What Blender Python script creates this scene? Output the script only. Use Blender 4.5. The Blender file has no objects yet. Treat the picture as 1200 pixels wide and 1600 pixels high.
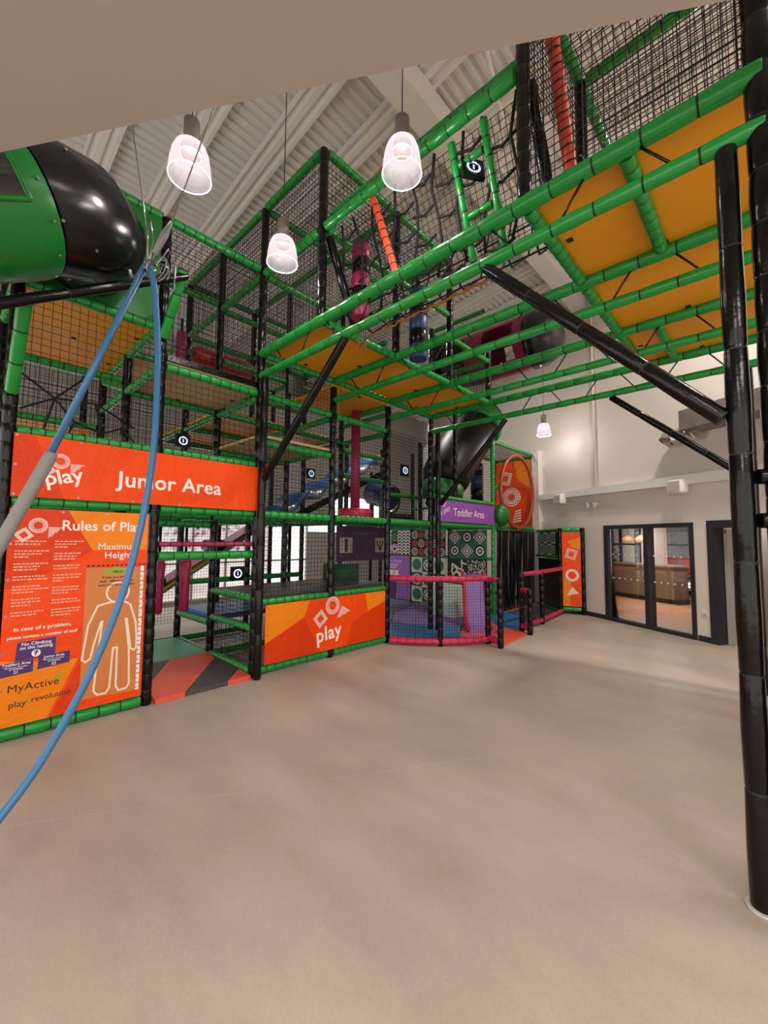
import bpy, math, random
from mathutils import Vector, Matrix
random.seed(7)
S = bpy.context.scene
C = S.collection

# ------------------------------------------------------------------ camera
def rot_axes(yaw, pitch, roll):
    cy, sy, cp, sp = math.cos(yaw), math.sin(yaw), math.cos(pitch), math.sin(pitch)
    f = Vector((cy*cp, sy*cp, sp)); r = Vector((sy, -cy, 0)); u = r.cross(f)
    cr, sr = math.cos(roll), math.sin(roll)
    return cr*r + sr*u, -sr*r + cr*u, f
cr_, cu_, cf_ = rot_axes(math.radians(43.161), math.radians(3.831), math.radians(0.465))
cam_d = bpy.data.cameras.new('camera'); cam = bpy.data.objects.new('camera', cam_d); C.objects.link(cam)
M3 = Matrix((cr_, cu_, -cf_)).transposed()
cam.matrix_world = Matrix.Translation((0, 0, 1.75)) @ M3.to_4x4()
cam_d.sensor_fit = 'HORIZONTAL'; cam_d.sensor_width = 36; cam_d.lens = 36*645.95/1200
cam_d.clip_start = 0.02; cam_d.clip_end = 300
S.camera = cam

# ------------------------------------------------------------------ light and exposure
S.view_settings.view_transform = 'Standard'; S.view_settings.look = 'None'
S.view_settings.gamma = 1; S.view_settings.use_curve_mapping = False
S.view_settings.exposure = 0.17
w = bpy.data.worlds.new('world'); S.world = w; w.use_nodes = True
w.node_tree.nodes['Background'].inputs[0].default_value = (1.0, 0.955, 0.91, 1)
w.node_tree.nodes['Background'].inputs[1].default_value = 2.0

def area(name, loc, size, power, col=(1, .93, .84), rot=(0, 0, 0), size_y=None):
    l = bpy.data.lights.new(name, 'AREA'); l.energy = power; l.size = size; l.color = col
    if size_y: l.shape = 'RECTANGLE'; l.size_y = size_y
    o = bpy.data.objects.new(name, l); o.location = loc; o.rotation_euler = rot; C.objects.link(o)
    return o
def point(name, loc, power, col=(1, .9, .82), r=.06):
    l = bpy.data.lights.new(name, 'POINT'); l.energy = power; l.color = col; l.shadow_soft_size = r
    o = bpy.data.objects.new(name, l); o.location = loc; C.objects.link(o)
    return o
# unseen fill lights, added under the lower ceiling, the roof and in the cafe
area('soffit_fill_light', (-0.9, -0.6, 3.86), 1.2, 70)
area('soffit_fill_light', (0.9, -2.2, 3.86), 1.2, 70)
area('roof_fill_light', (4.6, -2.6, 7.4), 1.0, 110)  # roof lights added as fill for the wall, bridge and toddler area
area('roof_fill_light', (6.9, 0.2, 7.4), .35, 210)
area('roof_fill_light', (7.9, 6.9, 6.9), .8, 110)
sun = bpy.data.lights.new('sun', 'SUN'); sun.energy = 5; sun.angle = .02; so_ = bpy.data.objects.new('sun', sun); C.objects.link(so_)
so_.rotation_euler = Vector((-.8, .2, -.56)).to_track_quat('-Z', 'Y').to_euler()

# ------------------------------------------------------------------ materials
def lin(h):
    h = h.lstrip('#'); c = [int(h[i:i+2], 16)/255 for i in (0, 2, 4)]
    return tuple(x/12.92 if x <= .04045 else ((x+.055)/1.055)**2.4 for x in c) + (1,)
def mat(name, hexc, rough=.5, spec=.5, metal=0, bump=0, bscale=40, var=0, vscale=6, emit=None, estr=0, coat=0, bdist=.02):
    m = bpy.data.materials.new(name); m.use_nodes = True
    nt = m.node_tree; b = nt.nodes['Principled BSDF']
    b.inputs['Base Color'].default_value = lin(hexc); b.inputs['Roughness'].default_value = rough
    b.inputs['Specular IOR Level'].default_value = spec; b.inputs['Metallic'].default_value = metal
    b.inputs['Coat Weight'].default_value = coat
    tc = nt.nodes.new('ShaderNodeTexCoord')
    if bump:
        n = nt.nodes.new('ShaderNodeTexNoise'); n.inputs['Scale'].default_value = bscale; n.inputs['Detail'].default_value = 3
        bp = nt.nodes.new('ShaderNodeBump'); bp.inputs['Strength'].default_value = bump; bp.inputs['Distance'].default_value = bdist
        nt.links.new(tc.outputs['Object'], n.inputs['Vector']); nt.links.new(n.outputs['Fac'], bp.inputs['Height'])
        nt.links.new(bp.outputs['Normal'], b.inputs['Normal'])
    if var:
        n = nt.nodes.new('ShaderNodeTexNoise'); n.inputs['Scale'].default_value = vscale; n.inputs['Detail'].default_value = 5
        r = nt.nodes.new('ShaderNodeValToRGB')
        c = lin(hexc); r.color_ramp.elements[0].position = .3; r.color_ramp.elements[1].position = .7
        r.color_ramp.elements[0].color = tuple(x*(1-var) for x in c[:3]) + (1,)
        r.color_ramp.elements[1].color = tuple(min(1, x*(1+var)) for x in c[:3]) + (1,)
        nt.links.new(tc.outputs['Object'], n.inputs['Vector']); nt.links.new(n.outputs['Fac'], r.inputs['Fac'])
        nt.links.new(r.outputs['Color'], b.inputs['Base Color'])
    if emit:
        b.inputs['Emission Color'].default_value = lin(emit); b.inputs['Emission Strength'].default_value = estr
    return m
def clear(name, tint='#ffffff', gloss=.08, rough=.02):
    m = bpy.data.materials.new(name); m.use_nodes = True; nt = m.node_tree
    nt.nodes.remove(nt.nodes['Principled BSDF']); out = nt.nodes['Material Output']
    t = nt.nodes.new('ShaderNodeBsdfTransparent'); t.inputs[0].default_value = lin(tint)
    g = nt.nodes.new('ShaderNodeBsdfGlossy'); g.inputs['Roughness'].default_value = rough
    mx = nt.nodes.new('ShaderNodeMixShader'); fr = nt.nodes.new('ShaderNodeFresnel'); fr.inputs[0].default_value = 1.45
    ma = nt.nodes.new('ShaderNodeMath'); ma.operation = 'ADD'; ma.inputs[1].default_value = gloss
    nt.links.new(fr.outputs[0], ma.inputs[0]); nt.links.new(ma.outputs[0], mx.inputs[0])
    nt.links.new(t.outputs[0], mx.inputs[1]); nt.links.new(g.outputs[0], mx.inputs[2]); nt.links.new(mx.outputs[0], out.inputs[0])
    return m

GREEN = mat('green_vinyl', '#198f37', .27, .5, bump=.25, bscale=14)
GREEND = mat('green_panel', '#186a24', .38, .5)
TIE = mat('black_cord', '#0d1410', .6)
BLACK = mat('black_vinyl', '#0b0a0a', .2, .3, bump=.25, bscale=11)
BLACKM = mat('black_plastic', '#0c0c0e', .22, .5)
NET = mat('net_cord', '#0b0c0c', .75)
ROPE = mat('black_rope', '#0c0c0d', .8)
PINK = mat('pink_vinyl', '#c8284e', .35, .5, bump=.25, bscale=16)
MAG = mat('magenta_vinyl', '#9a1d4c', .4)
MAGP = mat('magenta_plastic', '#7d1140', .3)
RED = mat('red_vinyl', '#a31622', .4)
ORANGE = mat('orange_vinyl', '#f04a04', .42, .25, bump=.5, bscale=4.5, bdist=.06)
ORANGE2 = mat('light_orange_vinyl', '#f08410', .42, .25, bump=.5, bscale=4.5, bdist=.06)
ORANGE3 = mat('deep_orange_vinyl', '#dc3c04', .42, .25, bump=.5, bscale=4.5, bdist=.06)
ORPAD = mat('orange_pad', '#e0502a', .4)
YEL = mat('yellow_deck', '#e59a17', .42, .4, bump=.2, bscale=3)
YELB = mat('amber_deck', '#f09a1e', .45, .4)
TAN = mat('tan_deck', '#c9a67a', .5, .3)
PURP = mat('purple_vinyl', '#8a4ba6', .4, .4, bump=.3, bscale=6)
PURPD = mat('dark_purple', '#43246a', .45)
PRINT = mat('white_print', '#f3ebe6', .5)
PRINTC = mat('cream_print', '#f2dcc2', .5)
INK = mat('black_print', '#1a1514', .5)
LIME = mat('lime_print', '#7fae2e', .5)
TEAL = mat('teal_print', '#2c8a6a', .5)
DGREEN = mat('dark_green_print', '#1e5a3c', .5)
REDP = mat('red_print', '#b8383c', .5)
BLUE = mat('blue_vinyl', '#3a78b4', .4, bump=.2, bscale=5)
BLUED = mat('navy_vinyl', '#1d3c66', .4)
BLUEL = mat('blue_rope_cover', '#336a96', .35)
SILV = mat('silver_vinyl', '#9aa4ac', .3, metal=.3)
CORAL = mat('coral_mat', '#e4583f', .45, bump=.3, bscale=5)
GREYM = mat('charcoal_mat', '#4a4644', .5, bump=.3, bscale=5)
MINT = mat('mint_mat', '#5fae84', .5, bump=.3, bscale=5)
PINKM = mat('pink_mat', '#d9606e', .5)
LILAC = mat('lilac_mat', '#8d76b4', .5)
STEEL = mat('steel_wire', '#8d8d8a', .3, metal=.8)
FOAM = mat('grey_foam', '#85827e', .6)
WHITEP = mat('white_plastic', '#e4dcd5', .4)
LAMPGREY = mat('lamp_grey', '#7d736c', .45)
DARKF = mat('anthracite_frame', '#26272c', .45)
WALL = mat('white_wall_paint', '#e0d6ce', .7, .3, bump=.05, bscale=60)
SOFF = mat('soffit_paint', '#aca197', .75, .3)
ROOF = mat('white_steel_deck', '#d9d7d4', .5, .4)
BEAMW = mat('white_steel_beam', '#e6e4e1', .45, .4)
GLASS = clear('clear_glass', '#ffffff', .0)
SCREEN = clear('tinted_window', '#6a8a74', .1)
LED = mat('blue_led', '#cfe4ff', .5, emit='#bcd8ff', estr=1.8)
LEDOFF = mat('white_ring', '#e8eef2', .5)
WOODF = mat('cafe_floor', '#a8795a', .5, var=.12, vscale=3)
DESK = mat('desk_brown', '#7a6752', .5)
FOIL = mat('foil_wrap', '#c9c6c0', .22, metal=.9, bump=1.0, bscale=9)
DUCT = mat('weathered_grey_duct', '#7a706a', .5, var=.25, vscale=5)
BEIGE = mat('beige_wall', '#b59a80', .7)

def floor_mat():
    m = mat('floor_vinyl', '#a3968a', .42, .4)
    nt = m.node_tree; b = nt.nodes['Principled BSDF']; tc = nt.nodes.new('ShaderNodeTexCoord')
    n1 = nt.nodes.new('ShaderNodeTexNoise'); n1.inputs['Scale'].default_value = 1.6; n1.inputs['Detail'].default_value = 8; n1.inputs['Roughness'].default_value = .62
    n2 = nt.nodes.new('ShaderNodeTexNoise'); n2.inputs['Scale'].default_value = 70; n2.inputs['Detail'].default_value = 3
    mp = nt.nodes.new('ShaderNodeMapping'); mp.inputs['Rotation'].default_value = (0, 0, math.radians(43)); mp.inputs['Scale'].default_value = (1, .45, 1)
    ad = nt.nodes.new('ShaderNodeMath'); ad.operation = 'MULTIPLY_ADD'; ad.inputs[1].default_value = .22
    r = nt.nodes.new('ShaderNodeValToRGB')
    r.color_ramp.elements[0].position = .38; r.color_ramp.elements[0].color = lin('#a5978a')
    r.color_ramp.elements[1].position = .85; r.color_ramp.elements[1].color = lin('#c0b2a4')
    nt.links.new(tc.outputs['Object'], mp.inputs['Vector']); nt.links.new(mp.outputs[0], n1.inputs['Vector'])
    nt.links.new(tc.outputs['Object'], n2.inputs['Vector'])
    nt.links.new(n2.outputs['Fac'], ad.inputs[0]); nt.links.new(n1.outputs['Fac'], ad.inputs[2])
    nt.links.new(ad.outputs[0], r.inputs['Fac']); nt.links.new(r.outputs['Color'], b.inputs['Base Color'])
    bp = nt.nodes.new('ShaderNodeBump'); bp.inputs['Strength'].default_value = .12; bp.inputs['Distance'].default_value = .01
    nt.links.new(n2.outputs['Fac'], bp.inputs['Height']); nt.links.new(bp.outputs['Normal'], b.inputs['Normal'])
    mr = nt.nodes.new('ShaderNodeMapRange'); mr.inputs['To Min'].default_value = .34; mr.inputs['To Max'].default_value = .56
    nt.links.new(n1.outputs['Fac'], mr.inputs['Value']); nt.links.new(mr.outputs[0], b.inputs['Roughness'])
    return m
FLOOR = floor_mat()

# ------------------------------------------------------------------ mesh builder
def V(*a): return Vector(a[0]) if len(a) == 1 else Vector(a)
class MB:
    def __init__(s): s.v = []; s.f = []; s.m = []; s.sm = []
    def face(s, pts, mi=0, sm=False):
        k = len(s.v); s.v += [tuple(p) for p in pts]; s.f.append(tuple(range(k, k+len(pts)))); s.m.append(mi); s.sm.append(sm)
    def rings(s, rings, mis, closed_caps=(True, True), sm=True, loop=True):
        k = len(s.v); n = len(rings[0])
        for r in rings: s.v += [tuple(p) for p in r]
        for i in range(len(rings)-1):
            mi = mis[i] if isinstance(mis, (list, tuple)) else mis
            for j in range(n if loop else n-1):
                a = k+i*n+j; b = k+i*n+(j+1) % n
                s.f.append((a, b, b+n, a+n)); s.m.append(mi); s.sm.append(sm)
        m0 = mis[0] if isinstance(mis, (list, tuple)) else mis; m1 = mis[-1] if isinstance(mis, (list, tuple)) else mis
        if closed_caps[0]: s.f.append(tuple(range(k+n-1, k-1, -1))); s.m.append(m0); s.sm.append(False)
        if closed_caps[1]: q = k+(len(rings)-1)*n; s.f.append(tuple(range(q, q+n))); s.m.append(m1); s.sm.append(False)
    @staticmethod
    def frame(d):
        d = d.normalized(); up = V(0, 0, 1) if abs(d.z) < .9 else V(1, 0, 0)
        a = d.cross(up).normalized(); return a, d.cross(a).normalized()
    def ring(s, c, a, b, r, n): return [c + a*(r*math.cos(2*math.pi*i/n)) + b*(r*math.sin(2*math.pi*i/n)) for i in range(n)]
    def pad(s, p, q, r=.05, n=10, tie=.24, mi=0, ti=1, bulge=.06):
        """padded tube: vinyl sleeves pinched by cable ties"""
        p, q = V(p), V(q); L = (q-p).length; d = (q-p)/L; a, b = s.frame(d)
        k = max(1, round(L/tie)); R = []; M = []; seg = L/k; g = .012
        for i in range(k):
            t0 = i*seg; jr = random.uniform(-.03, .05)*r
            for t, rr in ((0.0, .93*r), (g, r*(1-bulge*.2)), (seg*.5, r*(1+bulge*.5)+jr), (seg-g, r*(1-bulge*.2))):
                R.append(s.ring(p+d*(t0+t), a, b, rr, n)); M.append(mi)
            M[-1] = ti
        R.append(s.ring(q, a, b, .93*r, n))
        s.rings(R, M)
    def tube(s, pts, r, n=10, mi=0, caps=(True, True)):
        pts = [V(p) for p in pts]; R = []
        a, b = s.frame(pts[1]-pts[0])
        for i, p in enumerate(pts):
            d = (pts[min(i+1, len(pts)-1)]-pts[max(i-1, 0)]).normalized()
            a = (a - d*a.dot(d)).normalized(); b = d.cross(a)
            rr = r[i] if isinstance(r, (list, tuple)) else r
            R.append(s.ring(p, a, b, rr, n))
        s.rings(R, mi, caps)
    def prism(s, p, q, r, mi=0):
        p, q = V(p), V(q)
        if (q-p).length < 1e-4: return
        a, b = s.frame(q-p)
        s.rings([s.ring(p, a, b, r, 3), s.ring(q, a, b, r, 3)], mi, (False, False), sm=False)
    def box(s, lo, hi, mi=0):
        x0, y0, z0 = lo; x1, y1, z1 = hi
        P = [(x0, y0, z0), (x1, y0, z0), (x1, y1, z0), (x0, y1, z0), (x0, y0, z1), (x1, y0, z1), (x1, y1, z1), (x0, y1, z1)]
        for q in ((3, 2, 1, 0), (4, 5, 6, 7), (0, 1, 5, 4), (1, 2, 6, 5), (2, 3, 7, 6), (3, 0, 4, 7)):
            s.face([P[i] for i in q], mi)
    def slab(s, poly, h, axis, mi=0):
        """polygon (3D points) extruded by vector axis*h"""
        A = [V(p) for p in poly]; B = [p+V(axis)*h for p in A]; n = len(A)
        s.face(A[::-1], mi); s.face(B, mi)
        for i in range(n): s.face([A[i], A[(i+1) % n], B[(i+1) % n], B[i]], mi)
    def net(s, p00, p10, p11, p01, cell=.06, t=.0034, mi=0):
        p00, p10, p11, p01 = map(V, (p00, p10, p11, p01))
        nu = max(1, round((p10-p00).length/cell)); nv = max(1, round((p01-p00).length/cell))
        j = lambda: V(random.uniform(-1, 1), random.uniform(-1, 1), random.uniform(-1, 1))*.004
        for i in range(nu+1):
            u = i/nu; s.prism(p00.lerp(p10, u)+j(), p01.lerp(p11, u)+j(), t, mi)
        for i in range(nv+1):
            u = i/nv; s.prism(p00.lerp(p01, u)+j(), p10.lerp(p11, u)+j(), t, mi)
    # flat shapes in a local x-z plane at depth y (front is -y)
    def poly(s, pts, y=-.006, mi=0): s.face([(p[0], y, p[1]) for p in pts], mi)
    def disc(s, cx, cz, r, y=-.006, mi=0, n=20, sx=1): s.poly([(cx+sx*r*math.cos(2*math.pi*i/n), cz+r*math.sin(2*math.pi*i/n)) for i in range(n)], y, mi)
    def annulus(s, cx, cz, r0, r1, y=-.006, mi=0, n=24, sx=1):
        for i in range(n):
            a, b = 2*math.pi*i/n, 2*math.pi*(i+1)/n
            s.poly([(cx+sx*r*math.cos(t), cz+r*math.sin(t)) for r, t in ((r0, a), (r1, a), (r1, b), (r0, b))], y, mi)
    def line(s, pts, wd, y=-.006, mi=0, closed=False):
        P = list(pts) + ([pts[0]] if closed else [])
        for k, ((x0, z0), (x1, z1)) in enumerate(zip(P, P[1:])):
            L = math.hypot(x1-x0, z1-z0)
            if L < 1e-6: continue
            nx, nz = -(z1-z0)/L*wd/2, (x1-x0)/L*wd/2; ex, ez = (x1-x0)/L*wd/2*.7, (z1-z0)/L*wd/2*.7; yy = y-.00012*(k % 2)-.00005*(k % 3)
            s.poly([(x0-nx-ex, z0-nz-ez), (x1-nx+ex, z1-nz+ez), (x1+nx+ex, z1+nz+ez), (x0+nx-ex, z0+nz-ez)], yy, mi)
    def dot(s, x, z, r, y=-.006, mi=0): s.poly([(x-r, z-r), (x+r, z-r), (x+r, z+r), (x-r, z+r)], y, mi)
    def text(s, body, x, z, size, y=-.007, mi=0, align='LEFT', rot=0, bold=.012, shear=0, spacing=1.0):
        cu = bpy.data.curves.new('t', 'FONT'); cu.body = body; cu.size = size; cu.align_x = align; cu.offset = bold*size
        cu.shear = shear; cu.space_character = spacing; cu.resolution_u = 3
        o = bpy.data.objects.new('t', cu); C.objects.link(o)
        dg = bpy.context.evaluated_depsgraph_get(); dg.update()
        me = bpy.data.meshes.new_from_object(o.evaluated_get(dg))
        k = len(s.v); c_, s_ = math.cos(rot), math.sin(rot)
        for v in me.vertices: s.v.append((x+v.co.x*c_-v.co.y*s_, y, z+v.co.x*s_+v.co.y*c_))
        for p in me.polygons: s.f.append(tuple(k+i for i in p.vertices)); s.m.append(mi); s.sm.append(False)
        bpy.data.objects.remove(o); bpy.data.curves.remove(cu); bpy.data.meshes.remove(me)
    def build(s, name, mats, parent=None, world=True):
        if not isinstance(mats, (list, tuple)): mats = [mats]
        xs, ys, zs = zip(*s.v); c = V((min(xs)+max(xs))/2, (min(ys)+max(ys))/2, min(zs))
        me = bpy.data.meshes.new(name)
        me.from_pydata([(x-c.x, y-c.y, z-c.z) for x, y, z in s.v], [], s.f)
        for m in mats: me.materials.append(m)
        me.polygons.foreach_set('material_index', s.m); me.polygons.foreach_set('use_smooth', s.sm)
        me.update()
        o = bpy.data.objects.new(name, me); C.objects.link(o); o.location = c
        if parent is not None:
            o.parent = parent
            if world: o.location = c - parent_world(parent)
        return o
def parent_world(o):
    p = V(o.location)
    while o.parent: o = o.parent; p = p + V(o.location)
    return p
def tag(o, label, cat, group=None):
    o['label'] = label; o['category'] = cat
    if group: o['group'] = group
    return o
def thing(name, label, cat, loc=(0, 0, 0), rz=0, group=None):
    o = bpy.data.objects.new(name, None); C.objects.link(o); o.location = loc; o.rotation_euler = (0, 0, rz); o.empty_display_size = .1
    return tag(o, label, cat, group)
def struct(o): o['kind'] = 'structure'; return o

X = [.35, 1.56, 2.79, 4.04, 5.29, 6.54, 7.79, 9.04, 10.29, 11.5]
Y = [4.88, 6.13, 7.38, 8.63, 9.88]

# ================================================================== SETTING
def roofz(y): return 8.25 - .1*y
m = MB(); m.box((-4.2, -7, -.12), (16.5, 11.4, 0))
struct(m.build('floor', FLOOR))
# floor weld seam is a real thin strip in the vinyl
m = MB(); a, b = V(.0, 3.67, .0005), V(6.2, -.11, .0005); n = (b-a).normalized().cross(V(0, 0, 1))*.0035
m.face([a+n, a-n, b-n, b+n]); struct(m.build('trim_floor_seam', mat('seam_grey', '#bdb1a4', .5)))

m = MB(); y = -7.0; prof = []  # roof carried on behind the camera to shut out the high sky
while y < 11.4:
    z = roofz(y)
    prof += [(y, z), (y+.05, z), (y+.07, z+.035), (y+.12, z+.035)]; y += .14
R0 = [V(-4.2, a, b) for a, b in prof]; R1 = [V(16.5, a, b) for a, b in prof]
m.rings([R0, R1], 0, (False, False), sm=False, loop=False)
m.face([(-4.2, -7, 9.15), (16.5, -7, 9.15), (16.5, 11.4, 7.35), (-4.2, 11.4, 7.35)])
struct(m.build('ceiling', ROOF))
for i in range(-6, 16):
    xc = 1.30 + .925*i; z0 = roofz(-7); m = MB(); L = 18.4
    sec = [(-.17, .02), (-.17, -.06), (-.14, -.06), (-.12, -.02), (-.06, -.02), (-.05, -.07), (.03, -.07), (.05, -.03), (.1, -.03), (.12, -.09), (.17, -.09), (.17, .02)]
    m.slab([(xc+a, -7, z0+b) for a, b in sec], L, (0, 1, -.1))
    o = m.build('ceiling_beam', BEAMW); struct(o)
m = MB(); m.box((-4, 3.1, 7.50), (12.0, 3.45, 7.86)); struct(m.build('trim_rafter', BEAMW))
# sprinkler pipes near the rafter
m = MB(); m.tube([(3.9, 2.2, 7.6), (5.0, 2.5, 7.6), (5.6, 2.9, 7.62), (8.5, 2.95, 7.62)], .03, 8); m.tube([(4.6, 1.5, 7.75), (4.75, 2.42, 7.6)], .025, 8)
tag(m.build('sprinkler_pipe', BEAMW), 'bent white sprinkler pipe running under the roof deck past the wide rafter', 'pipe')
# cable tray strut hanging from the roof
m = MB(); m.box((2.2, 4.05, 7.66), (2.24, 4.62, 7.70)); tag(m.build('hanging_strut', STEEL), 'short grey steel strut fixed to the white roof beams', 'strut')

# lower soffit over the camera
e0 = V(1.277, 1.22, 3.9); ed = V(.534, -.8454, 0).normalized(); en = V(-ed.y, ed.x, 0)
if en.dot(V(-1, -1, 0)) < 0: en = -en
P = [e0-ed*2.45, e0+ed*7.0, e0+ed*7.0+en*4.4, e0-ed*2.45+en*4.4]
m = MB(); m.slab(P, .32, (0, 0, 1)); struct(m.build('ceiling_soffit', SOFF))

# right wall frame: local x = along the wall to the viewer's right, local y = behind it
P0 = V(9.352, 1.064, 0); RZ = math.atan2(-.8745, -.485)
def wl(o): o.location = P0 + Matrix.Rotation(RZ, 3, 'Z') @ V(o.location); o.rotation_euler = (0, 0, RZ); return o
def wtop(x): return roofz(1.064 - .8745*x) - .01
T = .2
def wbox(x0, x1, z0, z1):
    m = MB(); m.box((x0, 0, z0), (x1, T, z1)); return m
m = MB()
for x0, x1, z0, z1 in ((-11.6, -1.97, 0, 2.11), (.03, .29, 0, 2.11), (1.36, 6.2, 0, 2.11)): m.box((x0, 0, z0), (x1, T, z1))
for x0, x1 in ((-11.6, 6.2),):
    A = [(x0, 0, 2.11), (x1, 0, 2.11), (x1, 0, wtop(x1)), (x0, 0, wtop(x0))]; m.slab(A, T, (0, 1, 0))
struct(wl(m.build('wall_right', WALL)))
m = MB()
for x0, x1 in ((-11.5, -1.99), (.05, .27), (1.42, 6.0)): m.box((x0, -.018, 0), (x1, -.001, .10))
struct(wl(m.build('baseboard_right', DARKF)))
# service tray, vertical pipe and corner column
m = MB(); m.slab([(-4.0, -.17, 2.86), (6, -.17, 2.72), (6, -.17, 2.94), (-4.0, -.17, 3.0)], .165, (0, 1, 0))
struct(wl(m.build('trim_1', BEAMW)))
m = MB(); m.tube([(-2.15, -.04, 2.97), (-2.15, -.04, wtop(-2.15)-.05)], .028, 8); struct(wl(m.build('trim_2', WALL)))
m = MB(); m.box((-4.3, -.14, 0), (-4.02, -.002, 4.25)); struct(wl(m.build('trim_3', WALL)))

# interior window
m = MB(); F = .055
for x0, x1, z0, z1 in ((-1.97, .03, 2.03, 2.11), (-1.97, .03, 0, .07), (-1.97, -1.87, .07, 2.03), (-.05, .03, .07, 2.03), (-.98, -.88, .07, 2.03)): m.box((x0, -.02, z0), (x1, .16, z1))
wf = struct(wl(m.build('window_1', DARKF)))
def wchild(m, name, mats, par):
    o = m.build(name, mats); o.parent = par; o.location = V(o.location) - par['_c']; return o
wf['_c'] = (-.97, .07, 0)
def child_local(m, name, mats, par, pc):
    o = m.build(name, mats); o.parent = par; o.location = V(o.location) - V(pc); return o
del wf['_c']
for x0, x1 in ((-1.87, -.98), (-.88, -.05)):
    m = MB(); m.box((x0, .06, .07), (x1, .07, 2.03)); child_local(m, 'window_pane', GLASS, wf, (-.97, .07, 0))
    m = MB(); k = 6
    for z in (.95, 1.47):
        for i in range(k): m.disc(x0+(i+.5)*(x1-x0)/k, z, .018, .055, 0, 12)
    child_local(m, 'privacy_dots', PRINT, wf, (-.97, .07, 0))
# door
m = MB()
for x0, x1, z0, z1 in ((.27, .40, 0, 2.13), (1.28, 1.40, 0, 2.13), (.40, 1.28, 2.0, 2.13)): m.box((x0, -.025, z0), (x1, T+.01, z1))
df = struct(wl(m.build('door_1', DARKF)))
dc = (.835, (T+.01-.025)/2, 0)
m = MB(); m.box((.41, T-.02, .01), (.47, T+.82, 1.98)); dl = child_local(m, 'door_leaf', mat('door_grey', '#aaa39c', .5), df, dc)
m = MB(); m.box((.42, T-.05, 1.90), (.455, T-.02, 1.97)); child_local(m, 'door_closer', mat('brass', '#a9946a', .3, metal=.8), df, dc)
# beige lobby behind the door
m = MB(); m.box((.3, 1.9, 0), (2.3, 2.0, 2.9)); m.box((2.2, T+.02, 0), (2.3, 1.9, 2.9)); struct(wl(m.build('wall_lobby', BEIGE)))
m = MB(); m.box((.26, T+.02, 2.81), (2.3, 2.0, 3.0)); struct(wl(m.build('ceiling_sun_block', WALL)))  # unseen ceiling added to stop sun leaking in past the lobby
m = MB(); m.box((.5, 1.88, 0), (2.2, 1.9, .22)); struct(wl(m.build('baseboard_lobby', DARKF)))

# cafe beyond the window
m = MB(); m.box((-8.5, T+.005, -.06), (.25, 8.4, .004)); struct(wl(m.build('floor_cafe', WOODF)))
m = MB(); m.box((-8.5, T+.01, 2.7), (.25, 8.4, 2.8)); struct(wl(m.build('ceiling_cafe', WALL)))
m = MB(); m.box((.251, T+.02, 0), (.268, 8.4, 2.8)); struct(wl(m.build('wall_cafe', WALL)))
m = MB(); m.box((-8.6, T+.01, 0), (-8.5, 8.4, 2.8)); struct(wl(m.build('wall_cafe_end', WALL)))
m = MB()
for z0, z1 in ((0, .12), (1.62, 1.68), (2.3, 2.7), (.5, .56)): m.box((-8.5, 6.4, z0), (.25, 6.5, z1))
for i in range(10):
    x = -8.4+i*.93; m.box((x, 6.4, 0), (x+.08, 6.5, 2.7))
struct(wl(m.build('window_2', DARKF)))
m = MB(); m.box((-8.5, 6.42, .12), (.25, 6.43, 2.3)); struct(wl(m.build('window_2_glass', GLASS)))
m = MB(); m.box((-5.6, 3.6, .14), (-3.12, 4.15, 1.04)); m.box((-5.65, 3.55, 1.04), (-3.07, 4.2, 1.08), 2)
m.box((-5.6, 3.66, .01), (-3.05, 4.1, .14), 1)
RD = m
m = MB(); m.box((-14, 10.5, 0), (6, 10.7, 4.5)); cw_ = wl(m.build('wall_backdrop', mat('dark_backdrop', '#2b3238', .6))); struct(cw_)  # dark backdrop added to dim the glazing, standing for the room beyond
m = RD; tag(wl(m.build('reception_desk', [DESK, DARKF, DESK])), 'brown reception desk with a black plinth seen through the interior window', 'desk')
m = MB(); m.box((-4.95, 4.6, .01), (-4.45, 5.1, 2.69)); struct(wl(m.build('wall_column', WALL)))
for i, (x, y, lab) in enumerate(((-4.35, 3.9, 'round amber glass pendant lamp above the reception desk, in front of the pale column'), (-5.0, 4.1, 'amber glass pendant lamp cut off by the left side of the interior window'))):
    pd = thing('pendant_lamp', lab, 'lamp'); pd.location = (x, y, 1.72); wl(pd)
    m = MB(); m.tube([(0, 0, .0), (0, 0, .05), (0, 0, .14), (0, 0, .2), (0, 0, .24)], [.1, .17, .17, .08, .03], 14); m.build('lamp_shade', mat('amber_glass', '#c9906a', .15, emit='#ffca9a', estr=.25), pd, False)
    m = MB(); m.tube([(0, 0, .24), (0, 0, .97)], .006, 6); m.build('cord', BLACKM, pd, False)
# red seats and table by the far glazing
for i, x in enumerate((-4.75, -4.3, -5.2)):
    ch = thing('cafe_chair', ('red chair nearest the middle of the cafe glazing, seen through the right pane', 'red chair furthest right beside the cafe glazing', 'red chair seen between the window mullion and the white cafe glass')[i], 'chair'); ch.location = (x, 5.5+.12*i, 0.004); wl(ch)
    m = MB(); m.box((-.2, -.2, .72), (.2, .2, .78)); m.build('seat', REDP, ch, False)
    m = MB(); m.box((-.2, .16, .78), (.2, .2, 1.25)); m.build('backrest', REDP, ch, False)
    for a in (-.17, .17):
        for b in (-.17, .17):
            m = MB(); m.tube([(a, b, 0), (a, b, .72)], .015, 6); m.build('leg', WHITEP, ch, False)
tb = thing('cafe_table', 'red topped cafe table by the glazing beyond the reception desk', 'table'); tb.location = (-4.0, 5.0, .004); wl(tb)
m = MB(); m.tube([(0, 0, .92), (0, 0, .96)], .33, 20); m.build('table_top', REDP, tb, False)
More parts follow.
